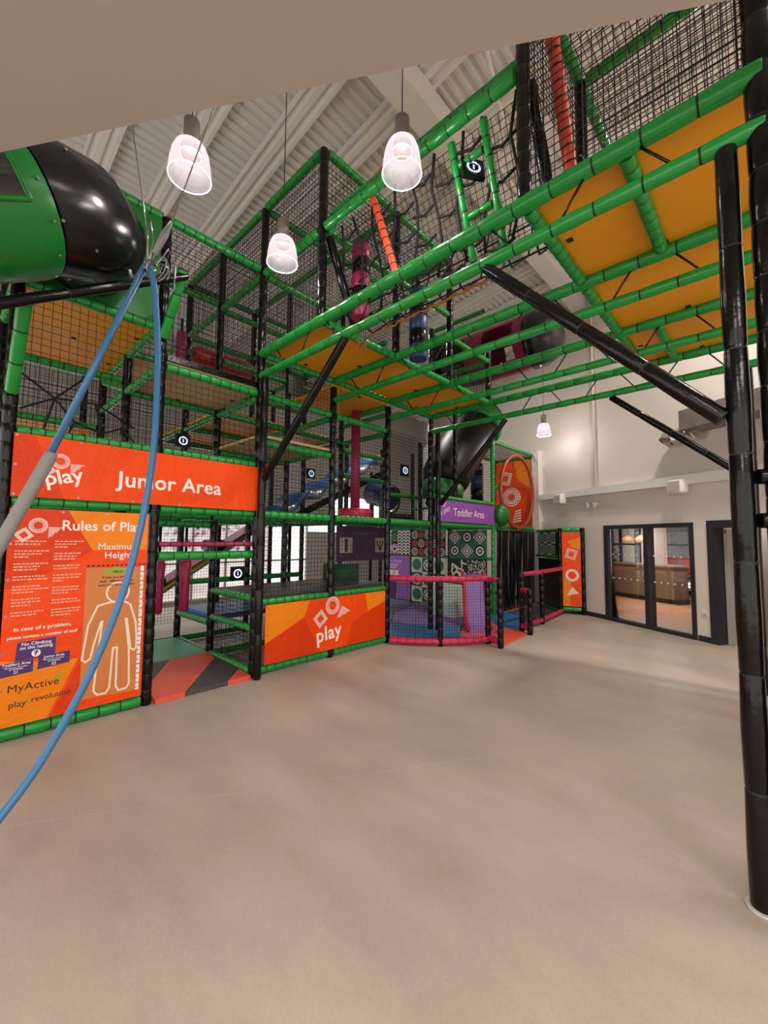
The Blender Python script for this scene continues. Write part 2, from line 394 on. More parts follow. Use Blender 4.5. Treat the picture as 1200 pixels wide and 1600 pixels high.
m = MB(); m.tube([(0, 0, 0), (0, 0, .03), (0, 0, .05), (0, 0, .92)], [.22, .22, .04, .04], 12); m.build('pedestal', DARKF, tb, False)
pl = thing('potted_plant', 'green potted plant at the left of the cafe glazing', 'plant'); pl.location = (-7.0, 5.6, .004); wl(pl)
m = MB(); m.tube([(0, 0, 0), (0, 0, .45)], [.16, .22], 12); m.build('pot', DARKF, pl, False)
m = MB()
for i in range(70):
    a = random.uniform(0, 6.28); r = random.uniform(.02, .34); z = random.uniform(.5, 1.6); d = V(math.cos(a), math.sin(a), .5)*.16; c = V(r*math.cos(a), r*math.sin(a), z); t = V(-math.sin(a), math.cos(a), 0)*.05
    m.face([c, c+d*.5+t, c+d, c+d*.5-t])
m.build('foliage', mat('leaf_green', '#6a9a3a', .5), pl, False)
lc = P0 + Matrix.Rotation(RZ, 3, 'Z') @ V(-3.3, 3.0, 2.68); area('cafe_fill_light', lc, 2.2, 120)  # unseen light added to brighten the cafe
lc = P0 + Matrix.Rotation(RZ, 3, 'Z') @ V(.9, 1.2, 2.6); area('lobby_light', lc, .5, 10)

# things on the right wall
def wall_thing(name, label, cat, x, z, group=None):
    t = thing(name, label, cat, group=group); t.location = (x, 0, z); return wl(t)
for x, z, lab in ((-3.15, 2.68, 'small white wall speaker over the left corner, next to the sensors'), (-.1, 2.64, 'white wall speaker on the tray above the interior window, nearest the black leg')):
    sp = wall_thing('wall_speaker', lab, 'speaker', x, z)
    m = MB(); pts = [(-.12, -.16), (.12, -.16), (.15, -.1), (.15, 0), (-.15, 0), (-.15, -.1)]
    R = []
    for k, (zz, s) in enumerate(((0, .8), (.03, 1), (.13, 1.05), (.23, 1), (.26, .8))): R.append([V(a*s, -.12+b*s*1.0, zz) for a, b in pts])
    m.rings(R, 0, sm=False); m.build('cabinet', WHITEP, sp, False)
    m = MB(); m.box((-.11, -.288, .035), (.11, -.275, .225)); m.build('grille', mat('speaker_grille', '#b9b1a9', .7), sp, False)
    m = MB(); m.box((-.03, -.13, .09), (.03, -.002, .17)); m.build('bracket', WHITEP, sp, False)
for x, lab in ((-2.38, 'left of two white round ceiling sensors beside the wall speaker'), (-2.18, 'right of two white round sensors beside the wall speaker')):
    m = MB(); m.tube([(x, -.002, 2.62), (x, -.05, 2.62), (x, -.09, 2.6)], [.06, .06, .035], 14); m.tube([(x, -.05, 2.60), (x, -.06, 2.54)], .035, 10)
    tag(wl(m.build('wall_sensor', WHITEP)), lab, 'sensor')
so = wall_thing('power_socket', 'white double power socket on the wall strip between window and door', 'socket', .17, .46)
m = MB(); m.box((-.045, -.012, 0), (.045, -.001, .1)); m.build('back_plate', WHITEP, so, False)
m = MB(); m.box((-.035, -.02, .012), (.035, -.012, .028)); m.build('switch', mat('socket_grey', '#b5ada5', .5), so, False)
# foil wrapped duct
du = wall_thing('air_duct', 'foil wrapped grey ventilation duct jutting from the wall behind the black leg', 'duct', .2, 3.62)
m = MB(); m.slab([(.02, -.52, .10), (1.5, -.52, .10), (1.5, -.52, .44), (.02, -.52, .44)], .48, (0, 1, 0)); m.build('casing', DUCT, du, False)
m = MB(); R = []
for k in range(9):
    x = -.45 + k*.075; R.append([V(x+random.uniform(-.02, .02), -.22+.19*math.cos(t)+random.uniform(-.02, .02), .06+.14*math.sin(t)+random.uniform(-.02, .02)) for t in [2*math.pi*i/10 for i in range(10)]])
m.rings(R, 0, sm=False); m.build('foil_sleeve', FOIL, du, False)
m = MB(); R = []
for k in range(6):
    x = 1.35 + k*.1; R.append([V(x, -.3+.33*math.cos(t)+random.uniform(-.02, .02), .22+.25*math.sin(t)+random.uniform(-.02, .02)) for t in [2*math.pi*i/10 for i in range(10)]])
m.rings(R, 0, sm=False); m.build('foil_sleeve', FOIL, du, False)

# back wall with tall glazing and left wall
m = MB(); yb = 11.3
def bw(x0, x1, z0, z1): m.box((x0, yb, z0), (x1, yb+.1, z1))
bw(-4.0, -1.0, 0, 3.0); bw(8.35, 12.6, .12, 2.0); bw(12.6, 15.0, 0, 7.1); bw(9.2, 12.6, 3.3, 7.1); bw(9.2, 12.6, 0, .12); bw(-1.0, 9.2, 0, .12); bw(-1.0, 9.2, 2.25, 3.0)
bw(-4.0, .2, 3.0, 7.1); bw(.2, 9.2, 4.0, 7.1); bw(6.2, 9.2, 3.0, 4.0)
struct(m.build('wall_back', mat('grey_back_wall', '#a7a29a', .7)))
m = MB()
for i in range(15): m.box((-1.0+i*.93, yb+.02, .12), (-.94+i*.93, yb+.08, 2.25))
for z in (1.05,): m.box((-1, yb+.02, z), (9.2, yb+.08, z+.05))
struct(m.build('window_3', mat('window_white_frame', '#b9b4ac', .5)))
m = MB()
for i in range(7): m.box((.2+i*1.0, yb+.02, 3.0), (.26+i*1.0, yb+.08, 4.0))
struct(m.build('window_4', mat('window_white_frame', '#b9b4ac', .5)))
m = MB()
A = [(-3.9, 2.0, 0), (-3.9, 11.3, 0), (-3.9, 11.3, .9), (-3.9, 2, .9)]; m.slab(A, .1, (-1, 0, 0))
A = [(-3.9, 2.0, 4.2), (-3.9, 11.3, 4.2), (-3.9, 11.3, roofz(11.3)), (-3.9, 2, roofz(2))]; m.slab(A, .1, (-1, 0, 0))
A = [(-3.9, -6.9, 4.3), (-3.9, 1.99, 4.3), (-3.9, 1.99, roofz(2)), (-3.9, -6.9, roofz(-6.9))]; m.slab(A, .1, (-1, 0, 0))  # upper run added behind the camera against high sky light
struct(m.build('wall_left', WALL))
m = MB(); m.box((-3.9, -6.95, 4.3), (12.0, -6.85, 8.9)); struct(m.build('wall_sky_block', WALL))  # unseen upper wall added to hold back high sky light
# outside the glazing: paving and a pink patterned hoarding
m = MB(); m.box((-6, 11.45, -.1), (18, 22, -.02)); struct(m.build('ground_outside', mat('pale_paving', '#d8d4ce', .8)))
m = MB(); m.box((-4, 14.0, 0.0), (8.5, 14.1, 2.6))
hp = m.build('site_hoarding', mat('pale_hoarding', '#e6dfe2', .7)); tag(hp, 'pale pink speckled hoarding outside the rear glazing', 'hoarding')
m = MB()
for i in range(420):
    x, z = random.uniform(-3.9, 7.9), random.uniform(1.35, 2.5); r = random.uniform(.04, .11)
    m.poly([(x-r, z), (x, z-r*.6), (x+r, z+.02), (x, z+r*.7)], 13.99, random.randint(0, 2))
o = m.build('printed_pattern', [mat('pale_pink_print', '#d59ab8', .7), mat('pale_teal_print', '#9bb9bd', .7), mat('pale_plum_print', '#a76a92', .7)], hp)

# ================================================================== PLAY FRAMES
RP = .052
def post(par, x, y, z0, z1, r=RP, mt=None, tie=.16):
    m = MB(); m.pad((x, y, z0), (x, y, z1), r, 10, min(tie, .2), bulge=.09); return m.build('post', [mt or BLACK, TIE], par)
def rail(par, p, q, r=.048, mt=None, tie=.12, name='rail', n=10):
    m = MB(); m.pad(p, q, r, n, tie, bulge=.08); return m.build(name, [mt or GREEN, TIE], par)
def net(par, a, b, c, d, cell=.06, t=.0034):
    m = MB(); m.net(a, b, c, d, cell, t); return m.build('net', NET, par)
def netxz(par, x0, x1, y, z0, z1, cell=.06, t=.0034): return net(par, (x0, y, z0), (x1, y, z0), (x1, y, z1), (x0, y, z1), cell, t)
def netyz(par, x, y0, y1, z0, z1, cell=.06, t=.0034): return net(par, (x, y0, z0), (x, y1, z0), (x, y1, z1), (x, y0, z1), cell, t)
def netxy(par, x0, x1, y0, y1, z, cell=.06, t=.0034): return net(par, (x0, y0, z), (x1, y0, z), (x1, y1, z), (x0, y1, z), cell, t)
def deck(par, x0, x1, y0, y1, z, mt, name='deck_panel', clips=True):
    e = .015; m = MB(); m.box((x0+e, y0+e, z), (x1-e, y1-e, z+.035)); o = m.build(name, mt, par)
    # black retaining clips under the edge
    if clips:
        for (cx, cy) in (((x0+x1)/2, y0+.08), ((x0+x1)/2, y1-.08), (x0+.08, (y0+y1)/2), (x1-.08, (y0+y1)/2)):
            m = MB(); m.box((cx-.024, cy-.024, z-.008), (cx+.024, cy+.024, z-.001)); m.build('clip', BLACKM, o)
    return o
g = .055
def rx(par, i0, i1, y, z, **k): return rail(par, (X[i0]+g if isinstance(i0, int) else i0, y, z), (X[i1]-g if isinstance(i1, int) else i1, y, z), **k)
def ry(par, x, y0, y1, z, **k): return rail(par, (x, y0+g, z), (x, y1-g, z), **k)

# ---- junior frame: two bays wide, left of the tower
JF = thing('play_structure', 'black and green padded climbing frame behind the orange Junior Area banner', 'climbing frame', (1.56, 7.0, 0))
post(JF, X[0], Y[0], 0, 5.34)
post(JF, X[1], Y[0], 0, 5.37)
post(JF, X[1], Y[1], 0, 5.37); post(JF, X[1], Y[2], 0, 5.37); post(JF, X[0], Y[2], 0, 5.0); post(JF, X[1], Y[3], 0, 5.0); post(JF, X[0], Y[3], 0, 5.0); post(JF, X[0], Y[1], 0, 5.37)
for i in (0, 1):
    rx(JF, i, i+1, Y[0], 2.07, tie=.17); rx(JF, i, i+1, Y[0], 2.70, tie=.10); rx(JF, i, i+1, Y[0], 5.37)
    rx(JF, i, i+1, Y[1], 5.37); rx(JF, i, i+1, Y[1], 2.07, tie=.3); rx(JF, i, i+1, Y[1], 2.7, tie=.3)
rx(JF, 0, 1, Y[0], .06, r=.06, tie=.17)
rx(JF, 0, 1, Y[0], 4.08); rx(JF, 0, 1, Y[1], 4.2); rx(JF, 0, 1, Y[1], 3.8); rx(JF, 0, 1, Y[2], 4.2); rx(JF, 0, 1, Y[2], 3.4)
rx(JF, 1, 2, Y[0], 3.66); rx(JF, 1, 2, Y[1], 3.66); rx(JF, 1, 2, Y[1], 4.2); rx(JF, 1, 2, Y[2], 4.2); rx(JF, 1, 2, Y[2], 3.1)
rx(JF, 1, 2, Y[0], 1.55, r=.05, tie=.15); rx(JF, 1, 2, Y[0], 1.68, r=.03, mt=MAG)
rx(JF, 1, 2, Y[1], 1.95); rx(JF, 1, 2, Y[2], .06); rx(JF, 1, 2, Y[2], 2.07)
rx(JF, 1, 2, Y[3], .06); rx(JF, 1, 2, Y[3], 1.2); rx(JF, 1, 2, Y[3], .62); rx(JF, 1, 2, Y[3], 2.6)
for y0, y1 in ((Y[0], Y[1]), (Y[1], Y[2])):
    for z in (2.7, 4.14, 5.37, 3.66): ry(JF, X[1], y0, y1, z)
    ry(JF, X[0], y0, y1, 2.7); ry(JF, X[0], y0, y1, 4.14)
rail(JF, (X[1], Y[1]+g, 3.72), (X[1], Y[2]-g, 4.1), mt=GREEN)
deck(JF, X[0], X[1], Y[0], Y[1], 4.15, YEL); deck(JF, X[0], X[1], Y[1], Y[2], 4.2, YELB); deck(JF, X[0], X[1], Y[2], Y[3], 3.4, YELB)
deck(JF, X[1], X[2], Y[0], Y[1], 3.70, TAN); deck(JF, X[1], X[2], Y[1], Y[2], 4.2, YELB); deck(JF, X[1], X[2], Y[2], Y[3], 3.1, YELB)
m = MB(); m.box((X[1]+.06, Y[0]-.03, 3.735), (X[2]-.06, Y[0]+.05, 3.80)); m.build('deck_edge_pad', BLACK, JF)
for i, z0, z1 in ((0, 2.75, 4.04), (1, 2.75, 3.62), (1, 3.8, 5.33)): netxz(JF, X[i]+.05, X[i+1]-.05, Y[0]+.03, z0, z1, .07, .003)
netxz(JF, X[0], X[2], Y[2], 2.1, 4.1); netxz(JF, X[1], X[2], Y[3], .06, 2.07, .07)
netxz(JF, X[0], X[2], Y[1], 4.2, 5.33, .07); netyz(JF, X[1], Y[0], Y[1], 4.2, 5.33, .07)
netxy(JF, X[0], X[2], Y[0], Y[1], 5.37, .07); netxz(JF, X[0], X[2], Y[3], 2.1, 5.0, .06)
netyz(JF, X[1]+.03, Y[0]+.1, Y[2], .1, 2.0, .08)
# bay panel behind the green pod
m = MB(); m.box((X[0]+.06, Y[0]-.012, 4.13), (X[1]-.06, Y[0]+.012, 5.32)); m.build('side_panel', GREEND, JF)
# rope web in the left bay
m = MB(); W = {}
def rp(m, pts, r=.011): m.tube(pts, r, 6)
ctr = [(.45, 5.3, 3.35), (.72, 5.35, 3.18), (.9, 5.4, 2.98), (1.15, 5.4, 2.9), (1.35, 5.4, 3.0), (1.5, 5.9, 3.3)]
rp(m, ctr); rp(m, [(.72, 5.35, 3.18), (.62, 5.3, 2.75)]); rp(m, [(.72, 5.35, 3.18), (1.1, 5.5, 3.25), (1.5, 5.5, 3.05)]); rp(m, [(.9, 5.4, 2.98), (.82, 5.3, 2.75)])
rp(m, [(.45, 5.3, 3.0), (.72, 5.35, 3.18), (.98, 5.5, 3.5)]); rp(m, [(1.15, 5.4, 2.9), (1.13, 5.3, 2.75)]); rp(m, [(1.1, 5.5, 3.25), (1.15, 5.4, 2.9)]); rp(m, [(1.35, 5.4, 3.0), (1.5, 5.3, 2.78)])
m.build('rope_web', ROPE, JF)

# ---- tower
TF = thing('climbing_tower', 'tall black post climbing tower with black netting rising behind the orange play banner', 'climbing frame', (4.04, 7.0, 0))
for i in (2, 3, 4):
    for j in (0, 1, 2, 3):
        top = 6.24 if j < 3 else 5.3
        if (i, j) == (3, 0): top = 4.1
        if (i, j) == (4, 0): top = 4.1
        post(TF, X[i], Y[j], 0, top, tie=.26 if j < 2 else .4)
for i in (2, 3):
    for j in (0, 1, 2, 3):
        for z in (3.66, 5.3):
            if z == 5.3 and j == 0 and i == 3: continue
            rx(TF, i, i+1, Y[j], z)
        if j < 3: rx(TF, i, i+1, Y[j], 6.24)
        if j > 0: rx(TF, i, i+1, Y[j], 4.5)
        if j < 3: rx(TF, i, i+1, Y[j], 2.07, r=.052)
    rx(TF, i, i+1, Y[0], .92); rx(TF, i, i+1, Y[0], .07, r=.055)
for i in (2, 3, 4):
    for j in (0, 1, 2):
        for z in (2.07, 3.62, 5.3): ry(TF, X[i], Y[j], Y[j+1], z)
        if j < 2: ry(TF, X[i], Y[j], Y[j+1], 6.24)
ry(TF, X[4], Y[0], Y[1], 4.1); ry(TF, X[4], Y[0], Y[1], 3.96, r=.04); ry(TF, X[3], Y[0], Y[1], 3.10)
rx(TF, 2, 3, Y[1], 3.06); rx(TF, 2, 3, Y[0], 3.02); ry(TF, X[2], Y[0], Y[1], 2.62); rx(TF, 2, 3, Y[2], 2.75)
ry(TF, X[2], Y[0], Y[2], .06, r=.055); ry(TF, X[2], Y[0], Y[1], .98); ry(TF, X[2], Y[0], Y[1], .6); rx(TF, 2, 4, Y[1], .06)
ry(TF, X[2], Y[1], Y[2], .5); rx(TF, 2, 3, Y[2], 1.45); rx(TF, 2, 4, Y[2], 1.0); rx(TF, 2, 3, Y[2], .06); rx(TF, 3, 4, Y[3], 2.4)
deck(TF, X[2], X[3], Y[0], Y[1], 3.10, TAN); deck(TF, X[2], X[3], Y[1], Y[2], 3.70, YELB); deck(TF, X[3], X[4], Y[0], Y[1], 4.14, YEL); deck(TF, X[3], X[4], Y[1], Y[2], 3.7, YEL)
deck(TF, X[2], X[3], Y[2], Y[3], 3.7, YELB); deck(TF, X[3], X[4], Y[2], Y[3], 3.7, YELB)
m = MB(); m.box((X[2]+.06, Y[0]+.05, .93), (X[4]-.06, Y[1]-.05, 1.02)); m.build('deck_pad', GREYM, TF)
m = MB(); m.box((X[2]+.06, Y[1]+.05, .52), (X[3]-.06, Y[2]-.05, .60)); m.build('step_pad', BLUE, TF)
m = MB(); m.box((X[3]+.06, Y[1]+.05, 2.08), (X[4]-.06, Y[2]-.05, 2.14)); m.build('deck_pad', GREYM, TF)
for i in (2, 3):
    netxz(TF, X[i]+.05, X[i+1]-.05, Y[0]+.02, .98, 2.02); netxz(TF, X[i]+.05, X[i+1]-.05, Y[0]+.02, 2.12, 3.6)
    netxz(TF, X[i]+.05, X[i+1]-.05, Y[2], 2.12, 3.6); netxz(TF, X[i]+.05, X[i+1]-.05, Y[2], 3.74, 6.2)
    netxz(TF, X[i]+.05, X[i+1]-.05, Y[3], .1, 5.2); netxy(TF, X[i]+.05, X[i+1]-.05, Y[0], Y[2], 6.24)
netxz(TF, X[2]+.05, X[3]-.05, Y[0]+.02, 3.7, 5.26); netxz(TF, X[2]+.05, X[3]-.05, Y[0]+.02, 5.34, 6.2); netxz(TF, X[3]+.05, X[4]-.05, Y[1], 4.2, 6.2)
netyz(TF, X[2]-.02, Y[0]+.05, Y[1]-.05, 5.34, 6.2); netyz(TF, X[2]-.02, Y[1]+.05, Y[2]-.05, 5.34, 6.2); netyz(TF, X[2], Y[0]+.05, Y[1]-.05, 3.7, 5.26); netyz(TF, X[2], Y[0]+.05, Y[1]-.05, .1, .95)
netyz(TF, X[4], Y[0]+.05, Y[1]-.05, 4.2, 6.2); netyz(TF, X[4], Y[1]+.05, Y[2]-.05, 2.1, 6.2); netyz(TF, X[3], Y[1]+.05, Y[2]-.05, 2.1, 3.6)
netxz(TF, X[2], X[3], Y[1], .1, .9)

# ---- overhead bridge
BX = [2.78, 4.05, 5.33, 6.55]; BY0, BY1 = -.06, 4.86
BR = thing('overhead_bridge', 'green tubular overhead bridge with yellow deck undersides on black legs', 'bridge', (4.6, 2.4, 0))
for k, x in enumerate(BX):
    rail(BR, (x, BY0, 4.2), (x, BY1, 4.2), r=.058, tie=.28, n=14); rail(BR, (x, BY0, 3.9), (x, BY1, 3.9), r=.047, tie=.28, n=14)
    yy = 4.5
    while yy > .2:
        m = MB(); m.tube([(x, yy, 4.16), (x, yy-.17, 3.93)], .009, 6); m.build('truss_rod', BLACKM, BR)
        m = MB(); m.tube([(x, yy-.52, 3.93), (x, yy-.69, 4.16)][::-1], .009, 6); m.build('truss_rod', BLACKM, BR)
        yy -= 1.0
for y in (3.6, 4.86, 1.22):
    for k in range(3): rail(BR, (BX[k]+.06, y, 4.2), (BX[k+1]-.06, y, 4.2), r=.05)
rail(BR, (BX[0]+.06, .58, 4.2), (BX[1]-.06, .58, 4.2), r=.05); rail(BR, (BX[2]+.06, .85, 4.2), (BX[3]-.06, .85, 4.2), r=.05)
for k in range(3):
    deck(BR, BX[k], BX[k+1], 3.62, 4.84, 4.235, YEL)
    deck(BR, BX[k], BX[k+1], -.1, 1.2, 4.235, YEL)
# legs and braces
for x, y in ((2.78, .10), (2.78, 4.76), (6.6, .14), (6.6, 4.74)):
    m = MB(); m.pad((x, y, 0), (x, y, 3.86), .05, 12, .55); m.build('leg', [BLACK, TIE], BR)
for x, p, q in ((2.78, (3.18, 3.86), (4.70, 2.52)), (2.78, (1.54, 3.86), (.16, 2.40)), (6.6, (1.64, 3.86), (.2, 2.55)), (6.6, (3.3, 3.86), (4.68, 2.45))):
    m = MB(); m.pad((x, p[0], p[1]), (x, q[0], q[1]), .045, 12, .5); m.build('brace', [BLACK, TIE], BR)
for z in (2.08, 1.86):
    m = MB(); m.pad((2.78, .04, z), (2.90, -.2, z), .04, 10, .5); m.build('tie_bar', [BLACK, TIE], BR)
m = MB(); m.pad((2.80, -.045, 0), (2.80, -.045, 6.2), .062, 14, .28); m.build('post', [BLACK, TIE], BR)
for x in BX[1:]: post(BR, x, -.17, 0 if x > 5 else 3.85, 6.2)
# floor flange of the near leg
m = MB(); m.tube([(2.78, .10, 0), (2.78, .10, .012)], .068, 16); m.build('foot_plate', mat('white_base_plate', '#c9c1b8', .5), BR)
# upper cage posts and rails
post(BR, BX[0], 3.6, 4.25, 6.24); post(BR, BX[0], 1.22, 4.25, 5.6); post(BR, BX[1], 3.6, 4.25, 6.24); post(BR, BX[1], 1.2, 4.25, 6.24); post(BR, BX[2], 3.6, 4.25, 6.24); post(BR, BX[2], 1.2, 4.25, 6.24)
post(BR, BX[3], 3.6, 4.25, 5.3);
rail(BR, (BX[0], 1.28, 5.26), (BX[0], 3.54, 5.28), r=.052, tie=.2); rail(BR, (BX[0], 3.66, 5.28), (BX[0], 4.82, 5.3), r=.05)
rail(BR, (BX[0]+.06, 1.26, 5.42), (BX[0]+.06, 3.5, 5.44), r=.035, tie=.3)
ry(BR, BX[0], 3.6, 4.88, 6.24); ry(BR, BX[1], 3.6, 4.88, 6.24); ry(BR, BX[2], 3.6, 4.88, 6.24)
for k in (0, 1): rail(BR, (BX[k]+.06, 3.6, 6.24), (BX[k+1]-.06, 3.6, 6.24)); rail(BR, (BX[k]+.06, 3.6, 5.3), (BX[k+1]-.06, 3.6, 5.3))
rail(BR, (BX[0]+.06, 1.2, 6.24), (BX[1]-.06, 1.2, 6.24)); rail(BR, (BX[1]+.06, 1.2, 6.24), (BX[2]-.06, 1.2, 6.24)); rail(BR, (BX[1], 1.14, 6.24), (BX[1], -.1, 6.24))
rail(BR, (BX[2]+.05, 3.6, 4.95), (BX[3]-.05, 3.6, 4.95)); rail(BR, (BX[2], 3.66, 4.95), (BX[2], 4.8, 4.95)); rail(BR, (BX[3], 3.66, 4.95), (BX[3], 4.8, 4.95))
netyz(BR, BX[0], 3.65, 4.83, 5.34, 6.2); netyz(BR, BX[0], 3.65, 4.83, 4.26, 5.26); netxy(BR, BX[0], BX[1], 3.6, 4.88, 6.24); netxy(BR, BX[1], BX[2], 3.6, 4.88, 6.24)
netxz(BR, BX[0], BX[1], 3.6, 5.34, 6.2); netyz(BR, BX[0], -.1, 1.2, 4.26, 6.2, .065, .0042); netyz(BR, BX[1], -.1, 1.2, 4.26, 6.2, .05, .0042); netyz(BR, BX[2], -.1, 1.2, 4.26, 6.2, .05, .0042); netxy(BR, BX[0], BX[2], -.1, 1.2, 6.24, .06, .004)  # near-end nets made denser to darken the roof behind them
netxz(BR, BX[1], BX[3], 4.86, 4.26, 6.0)
netxz(BR, BX[0]+.05, BX[1]-.05, 1.22, 5.3, 6.2); netxz(BR, BX[2], BX[3], 3.6, 4.26, 4.9); netyz(BR, BX[3], 3.6, 4.86, 4.26, 4.9)
# V frames and the rope trough between them
def vx(z): return BX[0] + .05 + (5.25-z)*.42
net(BR, (vx(5.2)+.04, 1.25, 5.2), (vx(5.2)+.04, 3.5, 5.2), (vx(4.25)+.04, 3.5, 4.25), (vx(4.25)+.04, 1.25, 4.25), .06)
for y in (3.56, 1.2):
    m = MB(); m.pad((vx(5.2), y, 5.2), (vx(4.26), y-.02, 4.26), .05, 10, .3); m.build('brace', [BLACK, TIE], BR)
rail(BR, (BX[0]+.06, 2.85, 5.24), (BX[0]+.18, 2.60, 4.30), r=.036, mt=ORPAD, tie=.1, name='orange_rail')
rail(BR, (BX[0]+.10, 1.08, 5.9), (BX[0]+.42, 1.0, 4.28), r=.05, mt=ORPAD, tie=.12, name='orange_rail')
rail(BR, (BX[0]+.08, 2.62, 5.52), (BX[0]+.08, 3.5, 5.34), r=.03, mt=ORPAD, tie=.3, name='orange_rail')
m = MB()
ys = [1.3+i*.26 for i in range(9)]
zl = [5.22-.22*i for i in range(5)]
for i, y in enumerate(ys):
    pts = []
    for k in range(5):
        off = .05*math.sin(i*2.1+k*1.7)
        pts.append((vx(zl[k]), y+off + .05*k, zl[k]))
    m.tube(pts, .014, 6)
    if i < len(ys)-1:
        for k in range(1, 5):
            if True:
                yb_ = ys[i+1]; z = zl[k] + (.11 if i % 2 else 0)*(1 if k < 5 else 0); z = min(z, 5.2)
                m.tube([(vx(z), y+.05*k, z), (vx(z)+.02, (y+yb_)/2+.05*k, z-.03), (vx(z), yb_+.05*k, z)], .014, 6)
m.build('rope_net', ROPE, BR)
m = MB()
for i in range(9):
    y = 1.35+i*.26; m.tube([(vx(4.3), y, 4.3), (vx(4.3)+.25, y+.05, 4.28), (vx(4.3)+.5, y, 4.5), (BX[1]-.1, y, 5.2)], .010, 6)
for k in range(5):
    z = 4.5+.2*k; m.tube([(vx(4.3)+.5+(BX[1]-.1-vx(4.3)-.5)*(z-4.5)/.7*.9, 1.3+.27*i, z) for i in range(9)], .010, 6)
m.build('rope_net', ROPE, BR)
m = MB(); m.tube([(2.95+.015*math.sin(i*2), 1.62+i*.064, 3.885-.0006*i+.010*math.sin(i*3)) for i in range(24)], [.013+.006*math.sin(i*2.7) for i in range(24)], 6)
m.build('frayed_rope', mat('orange_rope', '#9a5a26', .9), BR)
m = MB()
for i in range(26):
    c = V(3.08, 3.27, 3.92); a = random.uniform(0, 6.28); d = V(math.cos(a), math.sin(a)*.6, random.uniform(-.8, .6))*.085
    m.tube([c, c+d*.6+V(0, 0, .02), c+d], .007, 5)
m.build('rope_knot', mat('orange_rope', '#9a5a26', .9), BR)
# ladder of green pads on the rope trough
for a, b in (((2.85, 1.905, 5.2), (3.22, 1.90, 4.30)), ((2.85, 1.592, 5.2), (3.22, 1.60, 4.30))):
    rail(BR, a, b, r=.036, tie=.14)
for t in (.2, .62): rail(BR, (2.85+.37*t, 1.87, 5.2-.9*t), (2.85+.37*t, 1.63, 5.2-.9*t), r=.03, tie=.12)
# loose cord ends on the near rail
m = MB()
for i in range(7): y = .1+i*.14; m.tube([(2.78, y, 4.25), (2.76, y+.02, 4.30), (2.79, y+.05, 4.34)], .003, 4)
m.build('cord_ends', mat('grey_cord', '#8c857e', .8), BR)

# ================================================================== BANNERS AND SIGNS
def sheet(par, w_, h_, mats, facets=(), t=.006, eyelets=.3):
    m = MB(); m.box((0, -t/2, 0), (w_, t/2, h_), 0)
    for mi, pts in facets: m.poly([(a*w_, b*h_) for a, b in pts], -t/2-.0006, mi)
    global SHEET
    q = len(mats)
    if eyelets:
        k = max(2, int(w_/eyelets)); kz = max(2, int(h_/eyelets))
        for i in range(k+1):
            for z in (.02, h_-.02): m.annulus(.02+(w_-.04)*i/k, z, .004, .011, -t/2-.001, q, 10)
        for i in range(1, kz):
            for x in (.02, w_-.02): m.annulus(x, h_*i/kz, .004, .011, -t/2-.001, q, 10)
    SHEET = m.build('sheet', list(mats)+[STEEL], par, False)
    return SHEET
def sub(m, name, mats, part):
    """a sub-part: local coordinates of the thing, parented to its part"""
    o = m.build(name, mats); o.parent = part; o.location = V(o.location) - V(part.location); return o
def logo(par, cx, cz, s, mt=PRINT, y=-.0055, gap=1.0, tr=0.0):
    """diamond of dots, ring of dots and triangle of dashes"""
    m = MB()
    a = math.radians(38); ca, sa = math.cos(a), math.sin(a); dx, dz = cx-.64*s*gap, cz-.36*s
    n = 11
    for i in range(n):
        for j in range(n):
            if abs(i-5) < 3 and abs(j-5) < 3: continue
            u, v = (i-5)*.062*s, (j-5)*.062*s; m.dot(dx+u*ca-v*sa, dz+u*sa+v*ca, .024*s, y)
    sub(m, 'dotted_diamond', mt, SHEET)
    m = MB()
    for r, k, q in ((.42, 30, .032), (.345, 26, .026), (.26, 18, .028)):
        for i in range(k): t = 2*math.pi*i/k; m.dot(cx+r*s*math.cos(t), cz+.22*s+r*s*math.sin(t), q*s, y)
    sub(m, 'dotted_ring', mt, SHEET)
    m = MB(); tx, tz = cx+.52*s*gap, cz+.10*s; ct, st_ = math.cos(tr), math.sin(tr)
    for i in range(8):
        L = .70*s*(1-i/8.2); zz = tz-.085*s*i
        k = max(1, int(L/(.062*s)))
        for j in range(k): a_, b_ = .062*s*j, zz-tz; m.dot(tx+a_*ct-b_*st_, tz+a_*st_+b_*ct, .025*s, y)
    sub(m, 'dotted_triangle', mt, SHEET)
def facing(x, y, z, rz=0): return (x, y, z)

# Junior Area banner
t = thing('banner', 'long orange banner reading Junior Area under the upper green rail', 'banner', (.385, 4.815, 2.105))
sheet(t, 2.36, .562, [ORANGE, ORANGE3], [(1, [(.0, 0), (.16, 0), (.06, 1), (0, 1)])], eyelets=.4)
logo(t, .335, .315, .155)
m = MB(); m.text('play', .235, .115, .185, -.0055, rot=.24, bold=.02); sub(m, 'lettering', PRINT, SHEET)
m = MB(); m.text('Junior Area', .80, .165, .222, -.0055, bold=.016, spacing=1.04); sub(m, 'lettering', PRINT, SHEET)

